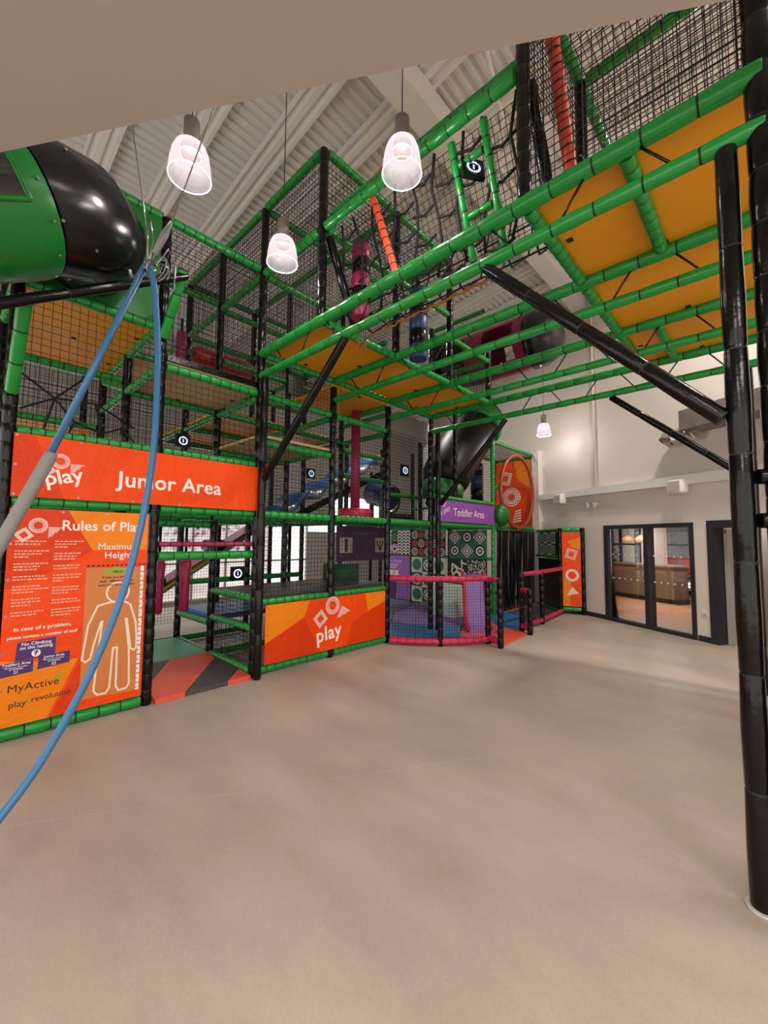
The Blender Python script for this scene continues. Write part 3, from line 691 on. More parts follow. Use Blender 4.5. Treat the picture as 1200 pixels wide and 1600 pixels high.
# Rules of Play poster
t = thing('rules_poster', 'tall orange Rules of Play poster with a child outline and height ruler', 'poster', (.388, 4.815, .13))
PW, PH = 1.10, 1.87
sheet(t, PW, PH, [ORANGE, ORANGE2, ORANGE3], [(2, [(0, 1), (.37, 1), (.56, .80), (.30, .70), (0, .62)]), (1, [(.375, 1), (1, 1), (1, .80), (.56, .80)]), (1, [(0, 0), (.31, 0), (.50, .26), (.28, .27), (0, .30)]), (2, [(.33, 0), (.52, 0), (.52, .25)])], eyelets=.28)
logo(t, .20, 1.69, .15)
L = MB(); L.text('Rules of Play', .365, 1.685, .132, -.0058, bold=.014); sub(L, 'lettering', PRINT, SHEET)
L = MB(); L.text('Maximum', .84, 1.50, .092, -.0058, align='CENTER', bold=.0); L.text('Height', .84, 1.415, .092, -.0058, align='CENTER', bold=.008); sub(L, 'lettering', PRINT, SHEET)
L = MB(); L.text('In case of a problem,', .28, .80, .048, -.0058, align='CENTER', bold=.012); sub(L, 'lettering', PRINT, SHEET); L = MB(); L.text('please contact a member of staff', .285, .735, .0375, -.0058, align='CENTER', bold=.012); sub(L, 'lettering', PRINT, SHEET)
# paragraphs of small print too fine to read
FP = mat('faded_print', '#f0b090', .5)
for col, x0 in ((0, .05), (1, .325)):
    z = 1.575
    for p in range(7):
        m = MB()
        for ln in range(3 if (p+col) % 3 else 2):
            x = x0; end = x0 + random.uniform(.16, .235)
            if ln == 2: end = x0+random.uniform(.06, .16)
            while x < end:
                wd = random.uniform(.012, .034); m.poly([(x, z), (x+wd, z), (x+wd, z+.011), (x, z+.011)], -.0058); x += wd+.007
            z -= .026
        z -= .034; sub(m, 'paragraph', FP, SHEET)
# height chart panel
CHT = mat('chart_tint', '#d07c3e', .45)
m = MB(); m.poly([(.575, .09), (1.045, .07), (1.045, 1.315), (.575, 1.325)], -.0045); sub(m, 'chart_panel', CHT, SHEET)
m = MB()
for i in range(13):
    x = .575+i*.040; m.poly([(x, 1.335), (x+.022, 1.335), (x+.035, 1.352), (x+.013, 1.352)], -.0055)
sub(m, 'warning_stripe', INK, SHEET)
m = MB(); m.poly([(.725, 1.30), (.83, 1.325), (.94, 1.30), (.94, 1.265), (.725, 1.255)], -.0052, 0); m.text('148cm', .835, 1.268, .036, -.006, 1, 'CENTER')
for i, s_ in enumerate(('If you are smaller', 'than 148cm you are', 'welcome to play here')): m.text(s_, .835, 1.215-.037*i, .036, -.006, 1, 'CENTER')
sub(m, 'height_note', [LIME, INK], SHEET)
O = [(.80, .98), (.70, .955), (.63, .78), (.60, .52), (.595, .46), (.625, .435), (.66, .46), (.685, .60), (.735, .80), (.745, .80), (.72, .50), (.70, .15), (.73, .105), (.80, .105), (.83, .15), (.845, .53), (.88, .53), (.885, .15), (.91, .105), (.975, .11), (1.0, .15), (.985, .5), (.945, .80), (.955, .80), (.985, .60), (1.0, .50), (1.03, .475), (1.05, .50), (1.05, .60), (1.035, .76), (.98, .94), (.93, .975)]
m = MB(); m.line([(x-.015, z) for x, z in O], .018, -.006, 0, True); m.annulus(.85, 1.075, .088, .106, -.006, 0, 32, 1.0); sub(m, 'child_outline', PRINTC, SHEET)
m = MB(); m.poly([(1.045, .07), (1.075, .07), (1.075, 1.33), (1.045, 1.33)], -.0052, 0)
for i in range(26): z = .09+i*.047; m.poly([(1.045, z), (1.075 if i % 2 else 1.06, z), (1.075 if i % 2 else 1.06, z+.008), (1.045, z+.008)], -.0058, 1)
sub(m, 'ruler', [PRINT, INK], SHEET)
NB = [PURPD, PRINT, INK]
m = MB(); m.poly([(.10, .54), (.375, .56), (.375, .715), (.11, .70)], -.005, 0); m.text('No Climbing', .24, .668, .040, -.0058, 1, 'CENTER'); m.text('on the netting', .24, .636, .040, -.0058, 1, 'CENTER'); m.disc(.24, .592, .032, -.0054, 1)
m.line([(.235, .575), (.245, .60), (.228, .608)], .008, -.0058, 2); m.disc(.245, .612, .007, -.0058, 2); m.line([(.225, .59), (.255, .60)], .006, -.0060, 2); sub(m, 'notice_box', NB, SHEET)
for x0, pts, hd, num in ((.112, [(-.0, .42), (.225, .435), (.225, .545), (.0, .53)], 'Toddlers Area', '21'), (.37, [(.255, .445), (.485, .465), (.485, .57), (.26, .555)], 'Junior Area', '53')):
    m = MB(); m.poly(pts, -.005, 0); z = .51 if num == '21' else .535
    m.text(hd, x0, z, .032, -.0058, 1, 'CENTER'); m.text('Maximum Number', x0, z-.021, .02, -.0058, 1, 'CENTER', bold=.0); m.text('of Children', x0, z-.038, .02, -.0058, 1, 'CENTER'); m.text(num, x0, z-.07, .034, -.0058, 1, 'CENTER'); sub(m, 'notice_box', NB, SHEET)
m = MB(); m.text('MyActive', .06, .285, .09, -.0058, 0, bold=.0, spacing=1.05); m.line([(.385, .345), (.41, .375), (.43, .37)], .014, -.0058, 1); m.line([(.40, .335), (.43, .345)], .012, -.0058, 1)
m.text('play', .075, .155, .075, -.0058, 0, bold=.0); m.text('revolution', .225, .17, .068, -.0058, 0, bold=.0, rot=.02); m.poly([(.195, .175), (.222, .19), (.195, .205)], -.0058, 1)
sub(m, 'sponsor_lettering', [INK, LIME], SHEET)

# orange play banner under the tower
t = thing('banner', 'orange faceted banner with dotted shapes and the word play on the lower tower front', 'banner', (2.91, 4.815, .13))
sheet(t, 2.27, .76, [ORANGE, ORANGE2, ORANGE3], [(1, [(0, .35), (.27, .70), (.31, 1), (0, 1)]), (1, [(.79, 1), (1, 1), (1, .78), (.82, .62)]), (2, [(0, 0), (.40, 0), (.27, .68), (0, .34)]), (2, [(.62, 0), (1, 0), (1, .76), (.80, .60), (.66, .42)])], eyelets=.3)
logo(t, 1.12, .575, .29, gap=1.2, tr=-.5)
m = MB(); m.text('play', .83, .135, .285, -.0062, rot=.10, bold=.02, spacing=1.05); sub(m, 'lettering', PRINT, SHEET)

# Toddler Area banner
t = thing('banner', 'purple banner reading soft play Toddler Area above the patterned panels', 'banner', (6.60, 4.815, 2.125))
sheet(t, 2.38, .44, [PURP], eyelets=.4)
m = MB(); m.text('soft play', .04, .05, .155, -.0055, rot=.40, bold=.0); m.text('Toddler Area', .64, .135, .235, -.0055, bold=.0, spacing=.97); m.line([(.27, .31), (.33, .33), (.36, .39)], .02, -.0055)
sub(m, 'lettering', PRINTC, SHEET)

# patterned panels on the toddler side wall (facing -x), local x runs toward the viewer's right (-y)
RQ = -math.pi/2
def ppanel(label, y_left, w_, z0, h_, base, cat='panel', name='activity_board'):
    return thing(name, label, cat, (8.97, y_left, z0), RQ)
def board(t, w_, h_, mt):
    m = MB(); m.box((0, -.004, 0), (w_, .02, h_)); m.build('board', mt, t, False)
BW = INK
t = ppanel('black and white zigzag panel with a green wheel and a pink star', 8.24, .82, 1.32, .68, INK)
board(t, .82, .68, INK); m = MB()
for x in (.06, .46, .62, .76):
    for k in range(8):
        z = .03+k*.085; m.line([(x-.07, z), (x-.03, z+.05), (x+.03, z+.05), (x+.07, z)], .032, -.006, 0)
m.disc(.265, .50, .125, -.006, 1); m.annulus(.265, .50, .06, .075, -.008, 2); m.disc(.265, .17, .15, -.005, 3)
for i in range(12): a = i*math.pi/6; m.line([(.265, .17), (.265+.14*math.cos(a), .17+.14*math.sin(a))], .03, -.008, 4)
for i in range(8): a = i*math.pi/4; m.line([(.265+.02*math.cos(a), .5+.02*math.sin(a)), (.265+.12*math.cos(a), .5+.12*math.sin(a))], .012, -.0085, 2)
m.build('printed_pattern', [PRINT, mat('bright_green_print', '#4aa03a', .5), INK, PURPD, mat('pink_print', '#e9c4cc', .5)], t, False)
t = ppanel('lilac No Climbing notice board below the zigzag panel', 8.24, .82, .08, 1.22, PURP, 'notice', 'notice_board')
board(t, .82, 1.22, mat('lilac_board', '#a264bd', .5)); m = MB(); m.poly([(.0, .0), (.30, 0), (.36, .3), (.33, .62), (0, .62)], -.0055, 0); m.text('No Climbing', .08, 1.04, .085, -.006, 1)
for i in range(3): m.poly([(.08, .96-i*.05), (.42-.05*i, .96-i*.05), (.42-.05*i, .98-i*.05), (.08, .98-i*.05)], -.006, 1)
m.poly([(.08, .66), (.42, .66), (.42, .8), (.08, .8)], -.006, 1); m.annulus(.25, .73, .045, .06, -.0065, 2); m.line([(.21, .69), (.29, .77)], .015, -.007, 2)
m.build('printed_pattern', [PURPD, PRINT, REDP], t, False)
def tilegrid(t, nx, nz, w_, h_, fn):
    m = MB()
    for i in range(nx):
        for j in range(nz): fn(m, (i+.5)*w_/nx, (j+.5)*h_/nz, min(w_/nx, h_/nz), i, j)
    m.build('printed_pattern', [PRINT, REDP, INK, TEAL, DGREEN, mat('pale_grey_print', '#b9c4c0', .5)], t, False)
t = ppanel('black panel of white ringed circles and red discs beside the zigzag panel', 7.34, 1.12, 1.32, .68, INK); board(t, 1.12, .68, mat('charcoal_board', '#2a2c30', .5))
def fn(m, x, z, s, i, j):
    if (i+j) % 2 == 0: m.annulus(x, z, .36*s, .46*s, -.006, 0); m.annulus(x, z, .14*s, .22*s, -.006, 0, 14)
    else: m.poly([(x-.5*s, z-.5*s), (x+.5*s, z-.5*s), (x+.5*s, z+.5*s), (x-.5*s, z+.5*s)], -.005, 2); m.disc(x, z, .42*s, -.006, 1); m.line([(x-.2*s, z-.2*s), (x+.2*s, z+.2*s)], .06*s, -.007, 2)
tilegrid(t, 5, 3, 1.12, .68, fn)
t = ppanel('tall white panel chequered with teal discs under the ringed circles', 7.34, 1.12, .08, 1.20, PRINT); board(t, 1.12, 1.20, mat('pale_board', '#dfe4e0', .5))
def fn(m, x, z, s, i, j):
    if (i+j) % 2 == 0: m.disc(x, z, .42*s, -.006, 3, 24); m.annulus(x, z, .2*s, .26*s, -.007, 4); m.line([(x-.3*s, z-.25*s), (x+.3*s, z+.25*s)], .04*s, -.007, 4)
    else: m.poly([(x-.5*s, z-.5*s), (x+.5*s, z-.5*s), (x+.5*s, z+.5*s), (x-.5*s, z+.5*s)], -.005, 4); m.disc(x, z, .4*s, -.006, 0, 24); m.annulus(x, z, .2*s, .3*s, -.007, 3)
tilegrid(t, 3, 3, 1.12, 1.20, fn)
t = ppanel('green panel of nested white diamonds and rings at the top right of the toddler wall', 6.10, 1.08, 1.32, .68, TEAL); board(t, 1.08, .68, mat('sea_green_board', '#2f6a52', .5))
def fn(m, x, z, s, i, j):
    dia = (i+j) % 2 == 1
    for k, (r0, r1, c) in enumerate(((.0, .12, 0), (.12, .22, 2), (.22, .32, 0), (.32, .42, 2), (.42, .49, 0))):
        if dia:
            q = lambda r: [(x, z+r*s*1.05), (x+r*s*1.05, z), (x, z-r*s*1.05), (x-r*s*1.05, z)]
            A, B = q(max(r0, .001)), q(r1)
            for e in range(4): m.poly([A[e], A[(e+1) % 4], B[(e+1) % 4], B[e]], -.006, c)
        elif k < 4: m.annulus(x, z, max(r0, .001)*s, r1*s, -.006, (5 if k == 0 else c), 24)
tilegrid(t, 3, 2, 1.08, .68, fn)
t = ppanel('black and white swirl and maze panel behind the soft block', 6.10, 1.08, .08, 1.20, INK); board(t, 1.08, 1.20, INK)
m = MB()
for i in range(16):
    x, z = random.uniform(.06, .48), random.uniform(.55, 1.12); pts = [(x, z)]; a = random.uniform(0, 6.28)
    for k in range(7): a += random.uniform(-.9, .9); pts.append((min(.5, max(.04, pts[-1][0]+.04*math.cos(a))), min(1.16, max(.5, pts[-1][1]+.04*math.sin(a)))))
    m.line(pts, random.uniform(.02, .045), -.006+.0001*i, 0)
for i in range(240): x, z = random.uniform(.56, 1.05), random.uniform(.55, 1.16); a = random.uniform(0, 3.14); m.line([(x, z), (x+.03*math.cos(a), z+.03*math.sin(a))], .012, -.006, 0)
for i in range(14): m.disc(random.uniform(.05, 1.0), random.uniform(.1, .5), random.uniform(.03, .06), -.006, 0, 12)
m.build('printed_pattern', [PRINT], t, False)

# purple sign under the tower (behind the netting)
t = thing('notice_board', 'dark purple notice board with two pictograms hanging under the tower platform', 'notice', (4.72, 5.55, 1.37))
m = MB(); m.box((0, -.01, 0), (1.3, .01, .62)); m.build('board', mat('dusky_purple', '#3a1a44', .5), t, False)
m = MB(); m.poly([(.06, .14), (.36, .14), (.36, .42), (.06, .42)], -.012, 0); m.poly([(.95, .14), (1.22, .14), (1.22, .42), (.95, .42)], -.012, 0)
[m.poly([(.36+.06*i, .48), (.36+.06*i+random.uniform(.03, .05), .48), (.40+.06*i, .51), (.36+.06*i, .51)], -.012, 3) for i in range(11)]; m.line([(.21, .18), (.21, .32)], .06, -.013, 1); m.disc(.21, .36, .03, -.013, 1)
for a in (.99, 1.08, 1.17): m.line([(1.08, .17), (a, .35)], .03, -.013, 1)
m.build('pictogram', [mat('dim_print', '#a08c86', .5), INK, PRINT, mat('faint_print', '#6a4a70', .5)], t, False)

# ================================================================== TODDLER AREA
TD = thing('play_structure', 'green and black padded frame over the toddler area carrying the purple banner', 'climbing frame', (7.8, 6.5, 0))
post(TD, X[5], Y[0], 0, 3.9); post(TD, X[7], Y[0], 0, 4.2, mt=GREEN); post(TD, X[9], Y[0]-.05, 0, 4.2); post(TD, X[7], Y[1], 0, 4.2); post(TD, X[7], Y[2], 0, 4.2); post(TD, X[7], Y[3], 0, 3.6); post(TD, X[5], Y[1], 2.1, 4.1); post(TD, X[6], Y[1], 2.1, 4.1); post(TD, X[5], Y[2], 2.1, 4.1); post(TD, X[6], Y[2], 2.1, 4.1)
rx(TD, 4, 5, Y[0], 2.07, r=.052); rx(TD, 5, 7, Y[0], 2.07, r=.052); rx(TD, 5, 7, Y[0], 2.62); rx(TD, 7, 9, Y[0], 2.07, r=.052); rx(TD, 7, 9, Y[0], 4.16)
rx(TD, 7, 9, Y[1]-.05, 4.16); ry(TD, X[7], Y[0], Y[1], 4.16); ry(TD, X[9], Y[0], Y[1]-.05, 4.16); post(TD, X[9], Y[1]-.05, 2.07, 4.2); rx(TD, 4, 5, Y[1], 3.5); rx(TD, 4, 5, Y[1], 3.0); rx(TD, 5, 6, Y[1], 2.75)
rail(TD, (X[7]+.05, Y[0], 3.05), (X[7]+.26, Y[0], 3.05), r=.04)
for z in (.08, 1.31, 2.05): rail(TD, (9.04, Y[0]+g, z), (9.04, Y[3]-.4, z), r=.04)
for y in (7.37, 6.14): post(TD, 9.03, y, .08, 2.05, r=.03)
for y0, y1 in ((Y[0], Y[1]), (Y[1], Y[2])):
    for i in (4, 5, 6): ry(TD, X[i], y0, y1, 2.07)
    ry(TD, X[7], y0, y1, 2.62)
netxz(TD, X[4]+.05, X[5]-.05, Y[0]+.02, 2.12, 3.7); netxz(TD, X[7]+.05, X[9]-.05, Y[0]+.06, 2.12, 4.1, .07); netxy(TD, X[7], X[9], Y[0], Y[1], 4.16, .07); netxz(TD, X[5], X[7], Y[1], 2.12, 4.1, .065); netyz(TD, X[7]+.03, Y[0], Y[1], 2.12, 4.1, .065)
m = MB(); m.box((X[7]+.06, Y[0]+.0, .02), (X[7]+.07, Y[0]+.01, .03)); m.build('bolt_plate', BLACKM, TD)
m = MB(); m.box((X[4]+.1, Y[0]+.1, 2.10), (X[7]-.1, Y[2]-.1, 2.14)); m.build('deck_panel', GREENB if 'GREENB' in globals() else DGREEN, TD)

# orange end panel and ring of the net box
t = thing('hanging_banner', 'orange panel of white diamond, ring and triangle hanging behind the big hoop', 'panel', (11.35, 6.02, 2.16), RQ)
sheet(t, 1.08, 1.92, [ORANGE, ORANGE2, ORANGE3], [(1, [(.55, 1), (1, 1), (1, .55), (.62, .72)]), (1, [(0, 0), (.45, 0), (.3, .22), (0, .3)]), (2, [(.6, 0), (1, 0), (1, .4)])], eyelets=.4)
m = MB()
def dia(m, cx, cz, r, y, mi=0, rt=.55):
    for q0, q1 in ((.95, 1.0), (.72, .8), (.5, .6), (.82, .88)):
        A = [(cx+r*q0*math.cos(rt+k*math.pi/2), cz+r*q0*math.sin(rt+k*math.pi/2)) for k in range(4)]; B = [(cx+r*q1*math.cos(rt+k*math.pi/2), cz+r*q1*math.sin(rt+k*math.pi/2)) for k in range(4)]
        for e in range(4): m.poly([A[e], A[(e+1) % 4], B[(e+1) % 4], B[e]], y, mi)
dia(m, .30, 1.42, .27, -.005); m.annulus(.50, .86, .16, .20, -.005); 
for k in range(22): a = k*2*math.pi/22; m.dot(.5+.25*math.cos(a), .86+.25*math.sin(a), .024, -.005); m.dot(.5+.12*math.cos(a), .86+.12*math.sin(a), .014, -.005)
for k in range(5): m.poly([(.52+.02*k, .12+.075*k), (.78, .15+.075*k), (.78, .19+.075*k), (.53+.02*k, .16+.075*k)], -.005)
m.build('logo', PRINT, t, False)
m = MB(); ctr = V(10.20, 4.79, 3.02); R = []
for i in range(41):
    a = 2*math.pi*i/40; R.append(ctr + V(.93*math.cos(a), 0, .95*math.sin(a)))
m.tube(R, .045, 10, caps=(False, False)); tag(m.build('hoop', mat('brown_orange_hoop', '#9a4320', .4)), 'big brown orange hoop fixed on the net box in front of the orange panel', 'hoop')
# black strip curtain
t = thing('strip_curtain', 'glossy black strip curtain hanging under the hoop box', 'curtain', (9.12, 4.84, .03))
for i in range(12):
    m = MB(); x0 = i*.195; R = []
    for k in range(7): R.append([V(x0+a+.006*math.sin(k*1.3+i), (-.02 if i % 2 else .0)+.008*math.sin(k*.9+i*2)+b, .0+k*.33) for a, b in ((0, 0), (.25, .012), (.25, .018), (0, .006))])
    m.rings(R, 0, sm=True); m.build('strip', BLACKM, t, False)

# small frame with orange panel at the right end of the toddler fence
t = thing('fence_end_board', 'narrow orange panel in a green topped black frame against the white wall', 'panel frame', (10.35, 3.80, 0), math.atan2(-.47, .19))
for x in (.0, .507): m = MB(); m.pad((x, 0, 0), (x, 0, 2.07), .05, 10, .3); m.build('post', [BLACK, TIE], t, False)
for z in (2.03, .12): m = MB(); m.pad((.05, 0, z), (.457, 0, z), .05, 10, .24); m.build('rail', [GREEN, TIE], t, False)
m = MB(); m.box((.05, -.02, .19), (.46, .0, 1.95), 0); m.poly([(.16, 1.75), (.46, 1.85), (.46, 1.55), (.27, 1.6)], -.021, 1); m.poly([(.06, .19), (.2, .19), (.24, .8), (.06, .9)], -.021, 1); m.build('panel', [ORANGE, ORANGE2], t, False)
m = MB(); dia(m, .25, 1.44, .17, -.024, 0, .5); m.annulus(.26, .93, .09, .15, -.024, 0, 24); m.poly([(.13, .44), (.40, .50), (.26, .66)], -.024); m.build('logo', mat('soft_white_print', '#f0cdb8', .5), t, False)
m = MB(); R2 = MB()
pw = thing('patterned_screen', 'green railed black screen with white and blue ovals behind the narrow orange panel', 'panel frame', (11.35, 4.83, 0), math.atan2(-1.0, -1.05))
L_ = 1.40
for z in (2.02, 1.36, .06): m = MB(); m.pad((.06, 0, z), (L_-.05, 0, z), .04, 10, .24); m.build('rail', [GREEN, TIE], pw, False)
m = MB(); m.box((.05, .0, .1), (L_, .02, 1.3), 0); m.box((.05, 0, 1.4), (L_, .02, 1.98), 0); m.build('board', INK, pw, False)
m = MB()
for i in range(5):
    for j in range(2):
        x, z = .20+i*.25, 1.54+j*.29; mi = 0 if (i+j) % 2 else 1
        m.poly([(x-.12, z-.14), (x+.12, z-.14), (x+.12, z+.14), (x-.12, z+.14)], -.003, mi); m.disc(x, z, .11, -.005, 2 if mi == 0 else 3, 16); m.annulus(x, z, .04, .07, -.007, 3 if mi == 0 else 2, 14)
for i in range(5):
    for j in range(4): m.annulus(.2+i*.25, .22+j*.28, .05, .075, -.003, 4, 14)
m.build('printed_pattern', [PRINT, DGREEN, BLUED, mat('pale_grey_print', '#b9c4c0', .5), mat('plum_print', '#4c3a56', .5)], pw, False)

# curved pink fence
TFN = thing('toddler_fence', 'curved pink railed toddler fence with black net beside the orange play banner', 'fence', (5.95, 4.2, 0))
A_, B_ = V(5.24, 4.76, 0), V(6.46, 3.60, 0); mid = (A_+B_)/2; dirn = (B_-A_).normalized(); nrm = V(-dirn.y, dirn.x, 0); nrm = nrm if nrm.dot(V(-1, -1, 0)) > 0 else -nrm
arc = []
for i in range(13):
    u = i/12; arc.append(A_.lerp(B_, u) + nrm*(.30*4*u*(1-u)*.5))
def padcurve(pts, r, mats, name, par, tie=2, world=True):
    m = MB(); R = []; M = []
    a, b = m.frame(pts[1]-pts[0])
    for i in range(len(pts)-1):
        d = (pts[i+1]-pts[i]).normalized(); a = V(-d.y, d.x, 0); b = V(0, 0, 1)
        for t_, k_ in ((0, .9), (.08, 1), (.5, 1.04), (.92, 1)): R.append(m.ring(pts[i].lerp(pts[i+1], t_), a, b, r*k_, 10)); M.append(0)
        M[-1] = 1
    R.append(m.ring(pts[-1], a, b, r*.9, 10)); m.rings(R, M); return m.build(name, mats, par, world)
PT = mat('dark_pink_seam', '#7a1c34', .5)
padcurve([p+V(0, 0, 1.10) for p in arc], .05, [PINK, PT], 'rail', TFN); padcurve([p+V(0, 0, .07) for p in arc], .055, [PINK, PT], 'rail', TFN)
m = MB()
for i in range(12): m.net(arc[i]+V(0, 0, .1), arc[i+1]+V(0, 0, .1), arc[i+1]+V(0, 0, 1.06), arc[i]+V(0, 0, 1.06), .05, .0025)
m.build('net', NET, TFN)
post(TFN, arc[6].x-.02, arc[6].y, 0, 1.07, r=.045); post(TFN, B_.x, B_.y, 0, 1.1, r=.05)
post(TFN, 6.33, 3.30, 0, 1.12, r=.05); rail(TFN, (6.45, 3.56, 1.09), (6.34, 3.32, 1.09), r=.045, mt=PINK); rail(TFN, (6.45, 3.56, .10), (6.34, 3.32, .10), r=.05, mt=PINK)
net(TFN, (6.44, 3.52, .12), (6.34, 3.34, .12), (6.34, 3.34, 1.06), (6.44, 3.52, 1.06), .05, .0025)
# straight pink fence
PF = thing('toddler_fence', 'straight pink railed fence with black posts left of the narrow orange panel', 'fence', (8.9, 3.6, 0))
post(PF, 7.82, 3.62, 0, 1.12, r=.05); post(PF, 8.75, 3.6, 0, 1.1, r=.045)
for z in (1.09, .09): rail(PF, (7.86, 3.62, z), (8.72, 3.6, z), r=.045, mt=PINK); rail(PF, (8.79, 3.62, z), (10.27, 3.74, z), r=.045, mt=PINK)
net(PF, (7.86, 3.6, .12), (10.25, 3.74, .12), (10.25, 3.74, 1.05), (7.86, 3.6, 1.05), .06)
post(PF, 7.60, 3.36, 0, .84, r=.05); rail(PF, (7.80, 3.6, .80), (7.62, 3.38, .80), r=.05, mt=PINK); rail(PF, (7.80, 3.6, .10), (7.62, 3.38, .10), r=.05, mt=PINK)
net(PF, (7.78, 3.58, .12), (7.63, 3.40, .12), (7.63, 3.40, .55), (7.78, 3.58, .55), .05); m = MB(); m.slab([(7.78, 3.58, .55), (7.63, 3.4, .55), (7.63, 3.4, .78), (7.78, 3.58, .78)], .01, (1, 1, 0)); m.build('latch_board', BLACKM, PF)

# toddler floor mats (each a separate mat)
def mat_poly(pts, z0, z1, mt, label, name='floor_mat'):
    m = MB(); m.slab([(x, y, z0) for x, y in pts], z1-z0, (0, 0, 1)); o = m.build(name, mt); return tag(o, label, 'mat')
mat_poly([(5.4, 5.0), (6.3, 4.1), (7.2, 4.6), (6.4, 5.8), (5.4, 6.2)], .002, .04, BLUE, 'blue floor mat just behind the curved pink fence')
mat_poly([(5.4, 6.22), (6.4, 5.82), (7.4, 6.6), (9.0, 7.2), (9.0, 8.2), (5.4, 8.2)], .002, .04, mat('grey_blue_vinyl', '#6d7f94', .35), 'grey blue floor mat deep inside the toddler area under the notice board')
mat_poly([(6.32, 4.08), (6.5, 3.72), (7.7, 4.0), (8.3, 4.8), (7.22, 4.58)], .002, .04, PINKM, 'pink floor mat at the toddler gate, right of the blue mat')
mat_poly([(7.22, 4.62), (8.28, 4.82), (8.9, 5.4), (8.9, 7.1), (7.42, 6.58), (6.42, 5.8)], .002, .04, LILAC, 'lilac floor mat under the white and green soft block')
mat_poly([(7.72, 3.98), (7.9, 3.68), (8.9, 3.66), (9.4, 4.75), (8.32, 4.78)], .002, .035, BLUE, 'blue mat behind the straight pink fence')
mat_poly([(6.55, 3.68), (6.42, 3.32), (7.5, 3.38), (7.76, 3.66), (7.66, 3.96)], .002, .03, CORAL, 'coral mat in the gap between the two pink fences')
mat_poly([(8.93, 3.68), (10.25, 3.80), (11.1, 4.7), (9.44, 4.75)], .002, .035, mat('plum_mat', '#6a5468', .5), 'plum mat beside the oval panels behind the straight pink fence')
# soft block and small slide
t = thing('soft_block', 'white and green padded soft play block in front of the swirl panel', 'soft block', (8.15, 5.55, .04))
m = MB(); m.slab([(-.34, -.4, 0), (.0, -.4, 0), (.0, -.4, .62), (-.1, -.4, .72), (-.22, -.4, .66), (-.34, -.4, .3)], .75, (0, 1, 0)); m.build('pad', mat('white_mint_vinyl', '#cfe3da', .4), t, False)
m = MB(); m.slab([(.005, -.4, 0), (.42, -.4, 0), (.42, -.4, .42), (.3, -.4, .72), (.15, -.4, .78), (.005, -.4, .62)], .75, (0, 1, 0)); m.build('pad', mat('leafy_vinyl', '#4c8f3c', .4, var=.3, vscale=6), t, False)
m = MB(); m.slab([(.02, -.41, .73), (.3, -.41, .76), (.28, -.41, .86), (.05, -.41, .84)], .6, (0, 1, 0)); m.build('pad', CORAL, t, False)
t = thing('toddler_slide', 'small purple toddler slide with pink edges just behind the gate post', 'slide', (7.35, 4.35, .04))
pr_ = [(0, .98), (.15, .96), (.28, .80), (.40, .5), (.52, .24), (.72, .08), (1.0, .04)]
def sl(u, dz, off): return V(.45-u*.95*.9, .35-u*.75*.9, 0)*1.0 + V(0, 0, dz) + V(.62, -.78, 0)*off
m = MB(); R = []
for u, z in pr_: R.append([sl(u, z, -.2), sl(u, z, .2), sl(u, max(0, z-.10), .2), sl(u, max(0, z-.10), -.2)])
m.rings(R, 0, sm=False); m.build('chute', mat('lavender_vinyl', '#9a74bd', .4), t, False)
for off in (-.22, .22):
    m = MB(); m.tube([sl(u, z+.04, off) for u, z in pr_], .04, 8); m.build('edge_pad', PINK, t, False)
m = MB(); m.slab([sl(0, 0, -.2), sl(0, 0, .2), sl(0, .9, .2), sl(0, .9, -.2)], .05, (.5, .4, 0)); m.build('end_pad', PINK, t, False)

# ================================================================== JUNIOR ENTRANCE
t = thing('entrance_mat', 'red and charcoal striped ramp mat at the Junior Area entrance', 'mat', (2.17, 5.4, 0))
ex0, ex1, ey0, ey1 = 1.63, 2.72, 4.80, 6.02
def er(x, y): return (x, y, .055+.05*(y-ey0)/(ey1-ey0))
def ramp(par, pts, mt, name='stripe', zb=.002):
    m = MB(); top = [V(*er(x, y)) for x, y in pts]; bot = [V(x, y, zb) for x, y in pts]; n = len(pts)
    m.face(top); m.face(bot[::-1])
    for i in range(n): m.face([bot[i], bot[(i+1) % n], top[(i+1) % n], top[i]])
    return m.build(name, mt, par)
ramp(t, [(ex0, 4.80), (1.93, 4.80), (2.68, 5.72), (2.72, 6.02), (2.20, 6.02), (ex0, 5.15)], CORAL)
ramp(t, [(1.935, 4.80), (2.42, 4.80), (2.72, 5.12), (2.72, 5.76)], GREYM)
ramp(t, [(2.425, 4.80), (2.72, 4.80), (2.72, 5.11)], CORAL)
ramp(t, [(ex0, 5.16), (2.195, 6.02), (1.63, 6.02)], GREYM)
mat_poly([(1.63, 6.04), (2.72, 6.04), (2.72, 7.3), (1.63, 7.3)], .002, .11, MINT, 'mint green mat behind the striped entrance ramp')
for x, y, lab in ((2.05, 6.13, 'left of two magenta squeeze bolsters hanging in the entrance'), (2.40, 6.13, 'right of two magenta squeeze bolsters hanging in the entrance')):
    t = thing('hanging_bolster', lab, 'bolster', (x, y, .72))
    m = MB(); m.tube([(0, 0, 0), (0, 0, .02), (0, 0, .45), (0, 0, .68), (0, 0, .70)], [.05, .062, .07, .085, .06], 14); m.build('pad', MAG, t, False)
    m = MB(); m.box((-.06, -.06, .70), (.06, .06, .80)); m.build('mount', MAG, t, False)
    m = MB(); m.tube([(0, 0, .80), (0, 0, 1.18)], .02, 8); m.build('strap', BLACK, t, False)
